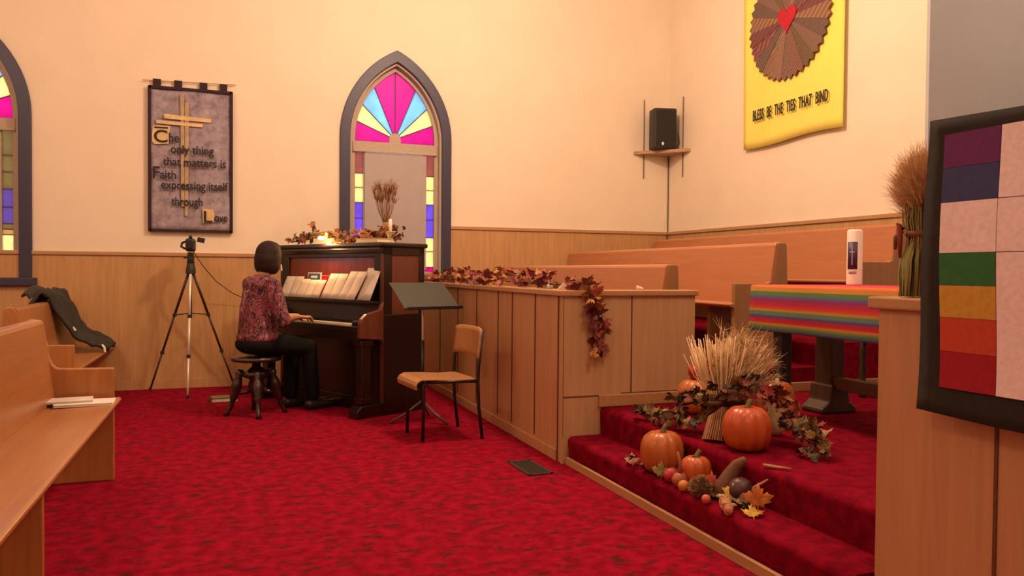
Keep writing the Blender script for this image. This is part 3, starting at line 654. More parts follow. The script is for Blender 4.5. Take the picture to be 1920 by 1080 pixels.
for q in ((0, .02, .10), (.0, -.05, .16), (.0, .09, .05), (.01, -.02, .13), (.0, .14, .07), (-.01, -.06, .19), (.0, .04, .06), (0, -.03, .07)): leaf(b, Vector(q), .06, Matrix.Rotation(-PI / 2, 3, 'Y') @ rrot(r_).lerp(Matrix.Identity(3), .4), .3, .3)
for v in b.bm.verts: v.co.z = max(v.co.z, .001)
part(t, 'leaves', b, M['leaves_gold'], smooth=True); part(t, 'stem', B().tube([(0, 0, 0), (0, -.03, .08), (0, -.06, .18)], .005, 6), M['vine'])
# dried grass bouquet on the piano
def bundle(par, base, neck, top, n, r0, rn, rt, mat, rad, seed, bend=.0, name='stalks', world=True, jit=.1):
    r = random.Random(seed); b = B(); base, neck, top = Vector(base), Vector(neck), Vector(top); ax = (top - base).normalized(); u = ax.orthogonal().normalized(); v = ax.cross(u); tips = []
    for i in range(n):
        a = r.uniform(0, 2 * PI); q = math.sqrt(r.random()); d = u * math.cos(a) + v * math.sin(a)
        p0 = base + d * q * r0; p1 = neck + d * q * rn; l = r.uniform(1 - jit * 2, 1 + jit)
        p2 = neck + (top - neck) * l + d * q * rt * r.uniform(.7, 1.1) - Vector((0, 0, bend * q * r.random()))
        pm = (p1 + p2) / 2 + d * q * rt * .12
        b.tube([p0, p1, pm, p2], [rad, rad, rad * .9, rad * .6], 4); tips.append((p2, (p2 - pm).normalized()))
    o = part(par, name, b, mat, world=world, smooth=True); o['kind'] = 'stuff'
    return tips
def awns(par, tips, n, ln, mat, seed, spread=.35, rad=.0009, hl=.05, hr=.006, name='wheat_heads', kern=True):
    r = random.Random(seed); b = B()
    for p, d in tips:
        if kern: b.tube([p, p + d * hl * .3, p + d * hl * .8, p + d * hl], [hr * .4, hr, hr * .8, hr * .2], 5)
        for k in range(n):
            q = p + d * hl * r.random(); e = (d + Vector((r.gauss(0, spread), r.gauss(0, spread), r.gauss(0, spread)))).normalized()
            b.tube([q, q + e * ln * r.uniform(.6, 1.1)], [rad, rad * .35], 3, cap=False)
    o = part(par, name, b, mat, world=True, smooth=True); o['kind'] = 'stuff'
t = pthing('dried_grass_bouquet', 'bunch of dried grass standing on the piano top before the window', 'dried flowers', .50, .33, ZP)
tips = bundle(t, W(.50, .33, 0), W(.50, .33, .18), W(.50, .34, .42), 70, .02, .022, .11, M['dried'], .0014, 21, jit=.16)
awns(t, tips, 9, .06, M['dried'], 22, .5, .0012, .05, .007, 'grass_heads')
part(t, 'wrap', B().lathe([(.022, 0), (.026, .1), (.026, .17), (.023, .18)], tuple(MW[t].inverted() @ Vector(W(.50, .33, .0)))), M['dried'], smooth=True)
garland('leaf_garland', [W(.44, .40, .03), W(.46, .32, .08), W(.45, .22, .07), W(.47, .12, .06)], 50, .05, (.06, .07, .07), M['leaves_gold'], 'brown and red leaves around the foot of the dried grass on the piano', seed=9, zmin=ZP)
t = pthing('candle_holder', 'cream cup holding a white candle on the piano top beside dried grass', 'candle', .42, .17, ZP)
part(t, 'cup', B().lathe([(.03, 0), (.034, .01), (.022, .025), (.02, .05), (.04, .09), (.046, .098), (.03, .096), (.02, .06)], n=20), plain('cream_china', (.72, .60, .34), .4), smooth=True)
part(t, 'candle', B().lathe([(.015, .06), (.015, .19), (.008, .2)], n=14), M['white'], smooth=True)
t = pthing('book', 'yellow book lying under the candle holder at the piano top edge', 'book', .27, .20, ZP)
part(t, 'cover', B().mm((-.07, -.14, 0), (.07, .14, .005)).mm((-.07, -.14, .03), (.07, .14, .035)).mm((.066, -.14, 0), (.07, .14, .035)), plain('yellow_cover', (.60, .40, .05), .55))
part(t, 'pages', B().mm((-.066, -.136, .005), (.066, .136, .03)), M['paper'])

# ------------------------------------------------------------------ stool and pianist
SX, SY = .20, 6.45
t = thing('piano_stool', 'dark turned wooden piano stool under the pianist', 'stool', (SX, SY, 0), PA)
part(t, 'seat', B().lathe([(.17, .425), (.19, .43), (.195, .445), (.19, .46), (.17, .466), (.0005, .467)], n=36), M['stoolw'], smooth=False, bevel=.003)
part(t, 'screw_hub', B().lathe([(.03, .16), (.055, .18), (.065, .23), (.05, .28), (.10, .30), (.11, .33), (.06, .36), (.035, .38), (.03, .43)], n=20), M['stoolw'], smooth=True)
for k in range(4):
    a = PI / 4 + k * PI / 2 + .35; d = Vector((math.cos(a), math.sin(a), 0)); pr = [(.115, .36, .022), (.125, .33, .034), (.13, .30, .024), (.14, .26, .038), (.15, .22, .044), (.16, .18, .028), (.165, .15, .036), (.175, .12, .022), (.19, .07, .020), (.21, .035, .017), (.225, .0, .024)]
    part(t, 'leg', B().tube([d * p[0] + Vector((0, 0, p[1])) for p in pr], [p[2] for p in pr], 12), M['stoolw'], smooth=True)
    part(t, 'stretcher', B().tube([d * .16 + Vector((0, 0, .17)), d * .02 + Vector((0, 0, .19))], [.014, .018], 10), M['stoolw'], smooth=True)

t = thing('person', 'woman with dark bobbed hair in patterned blouse, seated, playing the piano', 'person', (SX + .0266 + .0141, SY + .0141 - .0265, 0), PA)
skin = plain('skin', (.46, .22, .13), .55, var=.06, scale=20)
bdy = B()
# torso, neck, head
bdy.cap((-.05, 0, .60), (-.03, 0, .80), .105, .108); bdy.ell((-.05, .05, .58), (.10, .11, .09)); bdy.ell((-.05, -.05, .58), (.10, .11, .09)); bdy.ell((-.01, 0, .95), (.105, .155, .14)); bdy.ell((-.02, 0, 1.03), (.085, .16, .07))
bdy.cap((.0, 0, 1.06), (.055, 0, 1.18), .055, .05)
bdy0 = bdy; bdy = B(); bdy.ell((.085, 0, 1.255), (.098, .075, .112)); bdy.ell((.12, 0, 1.205), (.062, .052, .062)); bdy.ell((.165, 0, 1.165), (.026, .03, .024))
bdy.cap((.176, 0, 1.25), (.202, 0, 1.222), .009, .014, 10); bdy.ell((.178, 0, 1.19), (.014, .026, .008)); bdy.ell((.178, 0, 1.178), (.013, .022, .008))
for s in (-1, 1):
    bdy.ell((.163, s * .032, 1.258), (.016, .017, .012)); bdy.cap((.170, s * .018, 1.277), (.160, s * .05, 1.277), .008, .008, 8)
    bdy.ell((.075, s * .077, 1.24), (.022, .009, .032))
TURN = Matrix.Translation((.055, 0, 0)) @ Matrix.Rotation(math.radians(28), 4, 'Z') @ Matrix.Translation((-.055, 0, 0))
bdy.bm.transform(TURN); hm = bpy.data.meshes.new('h'); bdy.bm.to_mesh(hm); bdy.bm.free(); bdy = bdy0; bdy.bm.from_mesh(hm); bpy.data.meshes.remove(hm)
# arms
SH = {-1: V3((-.005, -.165, 1.03)), 1: V3((-.005, .165, 1.03))}
EL = {-1: V3((.04, -.235, .765)), 1: V3((.07, .20, .77))}
WR = {-1: V3((.215, -.16, .775)), 1: V3((.24, .13, .78))}
for s in (-1, 1):
    bdy.cap(SH[s], EL[s], .052, .040); bdy.cap(EL[s], EL[s].lerp(WR[s], .35), .040, .039); bdy.cap(EL[s].lerp(WR[s], .3), WR[s], .039, .026)
    d = (WR[s] - EL[s]).normalized(); d = V3((d.x, d.y * .3, -.10)).normalized(); sd = V3((-d.y, d.x, 0)).normalized() * s  # towards little finger
    pk = WR[s] + d * .085
    for k in range(4):
        off = (k - 1.5) * .020; kn = pk + sd * off + V3((0, 0, .004 - .002 * abs(k - 1.2)))
        bdy.cap(WR[s] + sd * off * .5 + d * .01, kn, .017, .0125, 10)
        ln = [.072, .080, .075, .058][k]; m1 = kn + d * ln * .5 + sd * off * .12 + V3((0, 0, .006)); m2 = kn + d * ln * .82 + sd * off * .18 - V3((0, 0, .014)); m3 = kn + d * ln + sd * off * .2 - V3((0, 0, .034))
        bdy.cap(kn, m1, .0105, .0092, 10); bdy.cap(m1, m2, .0092, .0082, 10); bdy.cap(m2, m3, .0082, .0068, 10)
    th0 = WR[s] + d * .03 - sd * .02; th1 = th0 + d * .035 - sd * .022 - V3((0, 0, .01)); th2 = th1 + d * .034 - sd * .006 - V3((0, 0, .016))
    bdy.cap(th0, th1, .014, .011, 10); bdy.cap(th1, th2, .011, .008, 10)
# legs
KN = {-1: V3((.35, -.12, .515)), 1: V3((.35, .12, .515))}; AN = {-1: V3((.40, -.11, .09)), 1: V3((.33, .11, .09))}
for s in (-1, 1):
    bdy.cap((0, s * .085, .57), KN[s], .085, .058); bdy.cap(KN[s], KN[s].lerp(AN[s], .4), .055, .052); bdy.cap(KN[s].lerp(AN[s], .35), AN[s], .052, .036)
    bdy.cap(AN[s] + V3((-.02, 0, -.045)), AN[s] + V3((.15, 0, -.06)), .032, .024)
def remesh(o, v, sm=3):
    d = o.modifiers.new('fuse', 'REMESH'); d.mode = 'VOXEL'; d.voxel_size = v; d.use_smooth_shade = True
    if sm:
        d = o.modifiers.new('soft', 'SMOOTH'); d.iterations = sm; d.factor = .5
    return o
remesh(part(t, 'body', bdy, skin), .0045, 2)
bl = B()
bl.cap((-.035, .04, .65), (-.025, .03, .86), .132, .128); bl.cap((-.035, -.04, .65), (-.025, -.03, .86), .132, .128); bl.ell((-.035, .05, .615), (.142, .14, .07)); bl.ell((-.035, -.05, .615), (.142, .14, .07)); bl.ell((-.015, 0, .93), (.125, .175, .16)); bl.ell((-.03, 0, 1.02), (.10, .175, .08)); bl.ell((-.012, 0, 1.075), (.068, .09, .04))
for s in (-1, 1):
    bl.ell(SH[s] + V3((.0, -s * .012, -.015)), (.064, .058, .058)); bl.cap(SH[s], EL[s] + (EL[s] - SH[s]) * .06, .066, .058); bl.cap(EL[s], EL[s] + (WR[s] - EL[s]) * .10, .056, .054)
bmt, nt, bs = newmat('red_black_patterned_blouse'); L = nt.links.new
tc = N(nt, 'ShaderNodeTexCoord'); nn = N(nt, 'ShaderNodeTexNoise'); nn.inputs['Scale'].default_value = 13; nn.inputs['Detail'].default_value = 3; nn.inputs['Distortion'].default_value = 1.6
mp = N(nt, 'ShaderNodeMapping'); mp.inputs['Scale'].default_value = (1.5, 1.5, .75); L(tc.outputs['Object'], mp.inputs[0]); L(mp.outputs[0], nn.inputs['Vector'])
r = ramp(nt, [(0, (.012, .008, .012)), (.40, (.13, .06, .07)), (.44, (.40, .02, .07)), (.47, (.11, .055, .065)), (.50, (.015, .009, .014)), (.545, (.46, .10, .14)), (.575, (.13, .06, .075)), (.61, (.02, .01, .02)), (.64, (.38, .20, .20))], 'CONSTANT'); L(nn.outputs['Fac'], r.inputs[0]); L(r.outputs[0], bs.inputs['Base Color']); bs.inputs['Roughness'].default_value = .8
remesh(part(t, 'blouse', bl, bmt), .009, 4)
tr = B(); tr.ell((-.035, .06, .56), (.145, .14, .088)); tr.ell((-.035, -.06, .56), (.145, .14, .088))
for s in (-1, 1):
    tr.cap((0, s * .085, .57), KN[s], .095, .07); tr.cap(KN[s], AN[s] + V3((0, 0, .03)), .068, .058)
remesh(part(t, 'trousers', tr, plain('black_trousers', (.005, .0045, .005), .9, spec=.2)), .010, 4)
hr = B(); hr.ell((.062, 0, 1.272), (.108, .100, .110)); hr.ell((.035, 0, 1.225), (.093, .100, .10)); hr.ell((.045, .05, 1.195), (.075, .052, .085)); hr.ell((.045, -.05, 1.195), (.075, .052, .085)); hr.ell((.02, 0, 1.19), (.072, .085, .075)); hr.ell((.052, 0, 1.24), (.103, .104, .10)); hr.ell((.04, 0, 1.205), (.088, .098, .085)); hr.ell((.10, 0, 1.325), (.07, .075, .05))
hr.bm.transform(TURN)
remesh(part(t, 'hair', hr, plain('dark_brown_hair', (.022, .011, .008), .75, spec=.25, var=.4, scale=60)), .008, 3)
for s in (-1, 1):
    part(t, 'shoe', B().cap(AN[s] + V3((-.03, 0, -.045)), AN[s] + V3((.165, 0, -.058)), .043, .032), M['blackpl'], smooth=True)
eb = B().cap((.095, -.092, 1.185), (.097, -.094, 1.145), .006, .009, 8); eb.bm.transform(TURN)
part(t, 'earring', eb, M['chrome'], label='small silver earring')

# ------------------------------------------------------------------ camcorder on tripod
TX, TY = -.335, 7.72
t = thing('tripod', 'light camera tripod with one shiny and two dark legs beside the pew', 'tripod', (TX, TY, 0))
top = V3((TX, TY, 1.14))
for (x, y, m, lab) in ((-.70, 7.98, 'black', None), (-.348, 7.40, 'chrome', 'shiny silver leg facing the camera'), (.045, 8.02, 'black', None)):
    f = V3((x, y, .012)); hd = (f - top); hd.z = 0; hd.normalize(); a = top + hd * .022 + V3((0, 0, -.02))
    o = part(t, 'leg', B().tube([a, a.lerp(f, .36)], .012, 10).tube([a.lerp(f, .36), a.lerp(f, .68)], .0105, 10).tube([a.lerp(f, .68), f], .009, 10), M[m] if m == 'chrome' else plain('dark_bronze_tube', (.06, .022, .012), .4), world=True, smooth=True, label=lab)
    for q in (.36, .68): part(o, 'clamp', B().box(a.lerp(f, q), (.034, .034, .03)), M['blackpl'], world=True, bevel=.004)
    part(o, 'rubber_foot', B().tube([f + V3((0, 0, .02)), f - V3((0, 0, .011))], [.011, .014], 10), M['blackpl'], world=True)
    part(t, 'brace', B().tube([a.lerp(f, .36), V3((TX, TY, .74))], .0045, 6), M['black'], world=True)
part(t, 'centre_column', B().tube([V3((TX, TY, .70)), V3((TX, TY, 1.24))], .012, 10), M['black'], world=True)
part(t, 'collar', B().lathe([(.03, 1.10), (.045, 1.11), (.042, 1.15), (.032, 1.20), (.036, 1.215), (.024, 1.225)], (TX, TY, 0), 16), M['blackpl'], world=True)
part(t, 'pan_head', B().box((TX, TY, 1.255), (.06, .05, .06)).box((TX, TY, 1.295), (.055, .085, .016)), M['blackpl'], world=True, bevel=.006)
part(t, 'pan_handle', B().tube([(TX - .02, TY + .02, 1.26), (TX - .06, TY + .08, 1.25)], .007, 8), M['black'], world=True)
t = thing('camcorder', 'black video camcorder mounted on the tripod in front of the verse banner', 'camera', (TX, TY, 1.304))
part(t, 'body', B().box((0, 0, .065), (.085, .17, .12)), M['blackpl'], bevel=.02)
part(t, 'lens', B().tube([(0, -.08, .07), (0, -.14, .07)], .034, 18), M['black'])
part(t, 'screen', B().box((.088, -.01, .112), (.065, .012, .045), Matrix.Rotation(.2, 3, 'Y')), M['black'], bevel=.004)
part(t, 'handle', B().tube([(-.043, .05, .10), (-.075, .03, .085), (-.08, -.02, .05), (-.045, -.05, .03)], .010, 8), M['black'], smooth=True)
part(t, 'microphone', B().box((.0, -.05, .138), (.03, .06, .03)), M['blackpl'], bevel=.008)
solo('power_cable', B().tube([(TX + .025, TY + .02, 1.31), (TX + .10, TY + .07, 1.18), (TX + .22, TY + .16, 1.03), (TX + .36, TY + .25, .92), (TX + .52, TY + .31, .84), (TX + .8, TY + .33, .72), (TX + .9, TY + .33, .3), (TX + .92, TY + .33, .012), (TX + .85, TY + .2, .006)], .004, 6), M['black'], 'thin black cable running from the camcorder down behind the pianist', 'cable', smooth=True)
t = thing('book', 'green book lying on the red carpet beside the stool', 'book', (-.045, 7.19, 0), .12)
part(t, 'cover', B().mm((-.11, -.075, 0), (.11, .075, .004)).mm((-.11, -.075, .034), (.11, .075, .038)).mm((-.11, -.075, 0), (-.106, .075, .038)), plain('olive_green_cover', (.14, .15, .05), .6))
part(t, 'pages', B().mm((-.105, -.07, .004), (.105, .07, .034)), M['paper2'])

# ------------------------------------------------------------------ music stand, chair, floor vent
t = thing('music_stand', 'dark green black music stand at the right end of the piano', 'music stand', (1.39, 5.74, 0), math.radians(18))
part(t, 'desk', B().box((0, 0, .965), (.48, .006, .30), Matrix.Rotation(-math.radians(52), 3, 'X')), plain('dark_green_enamel', (.026, .029, .02), .55), bevel=.002)
part(t, 'lip', B().box((.0, -.135, .868), (.485, .055, .008)).box((.0, -.162, .875), (.485, .006, .024)), M['black'], bevel=.002)
part(t, 'tilt_bracket', B().box((0, .015, .935), (.09, .03, .06)), M['black'], bevel=.004)
part(t, 'pole', B().tube([(0, .02, .12), (0, .02, .62)], .013, 12), M['black'], smooth=True); part(t, 'inner_pole', B().tube([(0, .02, .60), (0, .02, .93)], .009, 12), M['chrome'], smooth=True, label='silver upper pole')
for k in range(3):
    a = -PI / 2 + .3 + k * 2 * PI / 3; part(t, 'foot', B().tube([(0, .02, .16), (.13 * math.cos(a), .02 + .13 * math.sin(a), .07), (.25 * math.cos(a), .02 + .25 * math.sin(a), .010)], .010, 8), plain('grey_metal_foot', (.09, .07, .06), .4), smooth=True)

t = thing('school_chair', 'plywood school chair with black tube frame in front of the railing', 'chair', (1.385, 5.235, 0), math.radians(6))
ply = wood('honey_plywood', (.38, .18, .07), (.45, .23, .095), 'x', 5, .35, .3)
sl = [(-.245, .355), (-.25, .385), (-.235, .412), (-.20, .428), (-.10, .424), (.05, .412), (.19, .415)]
def slab(path, th):
    up = [(x, z) for x, z in path]; return up + [(x + (.006 if i < 2 else 0), z - th) if i > 2 else (x + th * .9, z - th * .3) for i, (x, z) in list(enumerate(path))[::-1]]
part(t, 'seat', B().prism(slab(sl, .013), 'y', -.195, .205), ply, bevel=.005)
part(t, 'backrest', B().grid(lambda u, v: (.186 + .026 * v + .022 * (1 - (2 * u - 1) ** 2), (u - .5) * .47 * (1 - .03 * v), .565 + v * .20 - .018 * abs(2 * u - 1) ** 6), 14, 6), ply, smooth=True, solid=.012)
for s in (-1, 1):
    y = s * .165; yr = s * .222
    part(t, 'leg', B().tube([(-.185, y, .0), (-.18, y, .30), (-.185, y, .38), (-.15, y, .405)], .0115, 10), M['black'], smooth=True)
    part(t, 'rear_leg', B().tube([(.225, yr, 0), (.198, yr, .22), (.190, yr, .40), (.196, yr, .52), (.222, yr, .745)], .0115, 10), M['black'], smooth=True)
    part(t, 'side_rail', B().tube([(-.16, y, .40), (.19, yr, .398)], .0105, 10), M['black'], smooth=True)
part(t, 'front_rail', B().mm((-.20, -.165, .365), (-.175, .165, .385)), M['black'])
part(t, 'rear_rail', B().tube([(.19, -.222, .39), (.19, .222, .39)], .009, 8), M['black'])

t = thing('floor_vent', 'dark metal floor vent in the red carpet by the railing corner', 'vent', (1.65, 4.19, 0), math.radians(2))
part(t, 'frame', B().mm((-.075, -.165, 0), (.075, -.15, .008)).mm((-.075, .15, 0), (.075, .165, .008)).mm((-.075, -.165, 0), (-.06, .165, .008)).mm((.06, -.165, 0), (.075, .165, .008)).mm((-.06, -.15, 0), (.06, .15, .002)), plain('dark_bronze_vent', (.035, .03, .022), .5))
sb = B()
for k in range(24): sb.box((0, -.142 + k * .0123, .0045), (.118, .005, .005))
o = part(t, 'slats', sb, plain('bronze_slats', (.05, .045, .034), .45))

# ------------------------------------------------------------------ railing-top garland and small things
ZR = 1.041
garland('leaf_garland', [(1.92, 7.75, ZR + .02), (1.90, 7.2, ZR + .03), (1.92, 6.4, ZR + .04), (1.90, 5.6, ZR + .04), (1.93, 4.9, ZR + .03), (1.95, 4.45, ZR + .03)], 150, .06, (.05, .06, .075), M['leaves'], 'red and orange leaf garland lying along the railing cap', seed=12, zmin=ZR)
garland('leaf_garland', [(1.99, 4.30, ZR + .03), (2.03, 4.205, ZR + .0), (2.06, 4.17, .94), (2.09, 4.165, .84), (2.06, 4.165, .74), (2.10, 4.165, .64)], 56, .062, (.055, .02, .05), M['leaves'], 'swag of dark red leaves hanging down the railing end panel', seed=14, facing=None)
solo('wax_candle', B().lathe([(.012, 0), (.014, .02), (.013, .035), (.006, .045), (.004, .075), (.001, .085)], (1.95, 4.62, ZR + .03), 12).lathe([(.02, 0), (.02, .03)], (1.95, 4.62, ZR), 12), M['white'], 'small white candle standing in the leaves on the railing', 'candle', smooth=True)
solo('paper_card', B().box((1.90, 4.15 + .16, ZR + .014), (.03, .006, .055), Matrix.Rotation(.6, 3, 'Y') @ Matrix.Rotation(.5, 3, 'X')), M['white'], 'white folded card on the railing cap above the hanging swag', 'card')
b = B(); b.ell((2.41, 4.27, ZR + .011), (.016, .012, .011), 12).ell((2.395, 4.265, ZR + .014), (.010, .010, .014), 10).ell((2.428, 4.275, ZR + .008), (.011, .010, .008), 10)
solo('crumpled_tissue', b, M['white'], 'small white crumpled tissue on the cap of the railing end', 'tissue', smooth=True)
solo('glass_bauble', B().ell((1.925, 7.93, ZR + .028), .028, 16), plain('silver_glass', (.7, .65, .62), .15, metal=.6), 'small shiny white ball at the far end of the railing', 'ornament', smooth=True)
solo('red_block', B().mm((1.955, 7.82, ZR), (2.00, 7.93, ZR + .03)), plain('red_wax', (.5, .02, .02), .5), 'small red block beside the shiny ball near the window', 'ornament', bevel=.006)

# ------------------------------------------------------------------ altar, cloth, candle, side table
t = thing('altar_table', 'dark wooden trestle altar table under the rainbow cloth', 'table', (3.33, 3.05, .33))
aw = wood('dark_oak_altar', (.045, .022, .011), (.07, .034, .016), 'z', 6, .4, .2)
awd = plain('very_dark_wood', (.022, .012, .010), .5)
AY0, AY1, AX0, AX1, AZ = 2.25, 3.83, 2.94, 3.74, 1.075
part(t, 'top', B().mm((AX0, AY0, AZ - .04), (AX1, AY1, AZ)), aw, world=True, bevel=.006)
part(t, 'apron', B().mm((AX0 + .05, AY0 + .08, AZ - .12), (AX1 - .05, AY1 - .08, AZ - .04)), aw, world=True)
for y in (3.68, 2.42):
    part(t, 'pedestal', B().box((3.37, y, .72), (.10, .13, .46)).box((3.37, y, .99), (.5, .12, .06)), aw, world=True, bevel=.006)
    part(t, 'foot', B().prism([(3.37 - .13, .331), (3.37 - .13, .36), (3.37 - .075, .40), (3.37 - .06, .50), (3.37 + .06, .50), (3.37 + .075, .40), (3.37 + .13, .36), (3.37 + .13, .331)], 'y', y - .09, y + .09), aw, world=True, bevel=.012)
    part(t, 'leg', B().box((2.975, y - .06, .70), (.075, .075, .68)), awd, world=True, bevel=.008)
    part(t, 'leg_base', B().prism([(2.975 - .06, .331), (2.975 - .05, .40), (2.975 + .05, .40), (2.975 + .10, .345), (2.975 + .10, .331)], 'y', y - .12, y + .0), awd, world=True, bevel=.006)
part(t, 'stretcher', B().mm((3.34, 2.42, .47), (3.40, 3.68, .545)), wood('stretcher_oak', (.09, .028, .012), (.12, .04, .017), 'y'), world=True, bevel=.006)
# cloth: stripes follow the cloth from its back edge over the front and down
rb = [(0, (.45, .02, .05)), (.40, (.55, .04, .05)), (.475, (.62, .05, .04)), (.50, (.62, .16, .04)), (.545, (.55, .26, .05)), (.565, (.10, .22, .04)), (.595, (.08, .20, .07)), (.62, (.10, .09, .26)), (.65, (.22, .02, .13)), (.70, (.42, .008, .035)), (.74, (.50, .05, .02)), (.765, (.42, .24, .05)), (.785, (.09, .20, .06)), (.81, (.10, .19, .20)), (.835, (.06, .045, .20)), (.86, (.36, .008, .04)), (.895, (.45, .015, .02)), (.915, (.50, .20, .04)), (.94, (.14, .22, .04)), (.965, (.05, .12, .10)), (1.0, (.08, .05, .22))]
m, nt, bs = newmat('rainbow_striped_cloth'); L = nt.links.new
uv = N(nt, 'ShaderNodeTexCoord'); sx = N(nt, 'ShaderNodeSeparateXYZ'); L(uv.outputs['UV'], sx.inputs[0])
rA = ramp(nt, [(p / .56, c) for p, c in rb if p <= .56]); 
rB = ramp(nt, [((p - .56) / .44, c) for p, c in rb if p > .56])
ma = N(nt, 'ShaderNodeMath', operation='DIVIDE'); ma.inputs[1].default_value = .56; L(sx.outputs[1], ma.inputs[0]); L(ma.outputs[0], rA.inputs[0])
mb_ = N(nt, 'ShaderNodeMath', operation='SUBTRACT'); mb_.inputs[1].default_value = .56; L(sx.outputs[1], mb_.inputs[0]); mc = N(nt, 'ShaderNodeMath', operation='DIVIDE'); mc.inputs[1].default_value = .44; L(mb_.outputs[0], mc.inputs[0]); L(mc.outputs[0], rB.inputs[0])
gt = N(nt, 'ShaderNodeMath', operation='GREATER_THAN'); gt.inputs[1].default_value = .56; L(sx.outputs[1], gt.inputs[0])
mx = N(nt, 'ShaderNodeMixRGB'); L(gt.outputs[0], mx.inputs[0]); L(rA.outputs[0], mx.inputs[1]); L(rB.outputs[0], mx.inputs[2]); L(mx.outputs[0], bs.inputs['Base Color']); bs.inputs['Roughness'].default_value = .9
def clothf(u, v):
    y = AY1 + .012 - u * (AY1 - AY0 + .024)
    if v < .5: return (AX1 - (AX1 - AX0 + .012) * v / .5, y, AZ + .006)
    k = (v - .5) / .5; return (AX0 - .014 - .012 * math.sin(k * 2.5) - .006 * math.sin(u * 16) * k, y, AZ + .004 - k * .262)
solo('altar_cloth', B().grid(clothf, 40, 48, uv=True), m, 'rainbow striped cloth covering the altar table', 'tablecloth', smooth=True, solid=.006)
t = thing('pillar_candle', 'tall white pillar candle with blue cross label on the altar', 'candle', (3.47, 3.60, AZ + .0095))
part(t, 'wax', B().lathe([(.043, 0), (.044, .01), (.043, .318), (.038, .328), (.0, .322)], n=32), M['white'], smooth=True)
def cyl_patch(a0, a1, z0, z1, r): return B().grid(lambda u, v: (r * math.cos(a0 + (a1 - a0) * u), r * math.sin(a0 + (a1 - a0) * u), z0 + (z1 - z0) * v), 10, 2)
ca = math.radians(228)
part(t, 'label_panel', cyl_patch(ca - 1.0, ca + .30, .095, .255, .0452), plain('navy_label', (.035, .022, .08), .5), smooth=True, solid=.001)
part(t, 'cross_mark', B().tube([(.0462 * math.cos(ca - .33), .0462 * math.sin(ca - .33), .12), (.0462 * math.cos(ca - .33), .0462 * math.sin(ca - .33), .235)], .003, 6).tube([(.0466 * math.cos(ca - .33 + q), .0466 * math.sin(ca - .33 + q), .195) for q in (-.28, -.1, .1, .28)], .003, 6), plain('silver_mark', (.45, .42, .5), .4))
part(t, 'lower_mark', cyl_patch(ca - .8, ca + .2, .068, .088, .0452), plain('grey_mark', (.38, .35, .36), .6), smooth=True, solid=.001)
part(t, 'wick', B().tube([(0, 0, .318), (.002, 0, .338)], .0012, 6), M['black'])
t = thing('side_table', 'dark small table with turned leg behind the altar', 'table', (4.08, 3.95, .331))
part(t, 'top', B().box((.05, -.1, .40), (.42, .42, .025)), awd, bevel=.004)
pr = [(.018, 0), (.026, .02), (.015, .05), (.024, .09), (.018, .12), (.026, .18), (.017, .24), (.025, .28), (.020, .33), (.026, .39)]
for x in (-.12, .22):
    for y in (-.27, .07): part(t, 'leg', B().lathe(pr, (x, y, 0), 14), plain('worn_dark_leg', (.05, .035, .028), .35), smooth=True)

# ------------------------------------------------------------------ harvest display on the steps
def pumpkin(x, y, z, r, h, col, label, ribs=11, stemh=.03, lean=0):
    t = thing('pumpkin', label, 'pumpkin', (x, y, z))
    prof = [(r * q, h * k) for q, k in ((.30, .0), (.62, .03), (.86, .14), (.98, .32), (1.0, .5), (.97, .68), (.84, .85), (.62, .95), (.36, .985), (.16, .955), (.05, .93))]
    part(t, 'body', B().lathe(prof, n=66, ribs=ribs, rib=.075), plain('pumpkin_skin', col, .38, var=.14, scale=14, coat=.15), smooth=True)
    part(t, 'stem', B().tube([(0, 0, h * .92), (.004, 0, h * .97), (.012, .004, h + stemh * .5), (.026, .01, h + stemh)], [.022, .015, .011, .013], 8), plain('dry_green_stem', (.10, .07, .02), .8), smooth=True)
    return t
pumpkin(2.006, 3.31, .166, .108, .205, (.42, .115, .022), 'orange pumpkin on the lower step, leftmost of the display', stemh=.025)
pumpkin(2.035, 3.06, .166, .073, .135, (.47, .095, .022), 'small orange pumpkin on the lower step beside the leftmost pumpkin', 9, .018)
pumpkin(2.255, 2.98, .331, .112, .205, (.46, .082, .018), 'large deep orange pumpkin on the platform in front of the straw sheaf', 11, .02)
pumpkin(2.56, 3.86, .331, .11, .20, (.46, .14, .03), 'pale orange pumpkin behind the left side of the straw sheaf', 9, .02)
pumpkin(2.78, 3.42, .331, .10, .24, (.36, .085, .02), 'tall dark orange pumpkin behind the right side of the sheaf', 9, .02)
t = thing('apple', 'red round fruit on the pumpkin behind the sheaf', 'fruit', (2.57, 3.87, .526))
part(t, 'flesh', B().lathe([(.012, 0), (.035, .005), (.05, .035), (.05, .06), (.03, .085), (.008, .08)], n=24), plain('red_apple_skin', (.40, .015, .02), .35), smooth=True)
part(t, 'stem', B().tube([(0, 0, .075), (.006, 0, .10)], .003, 6), M['vine'])
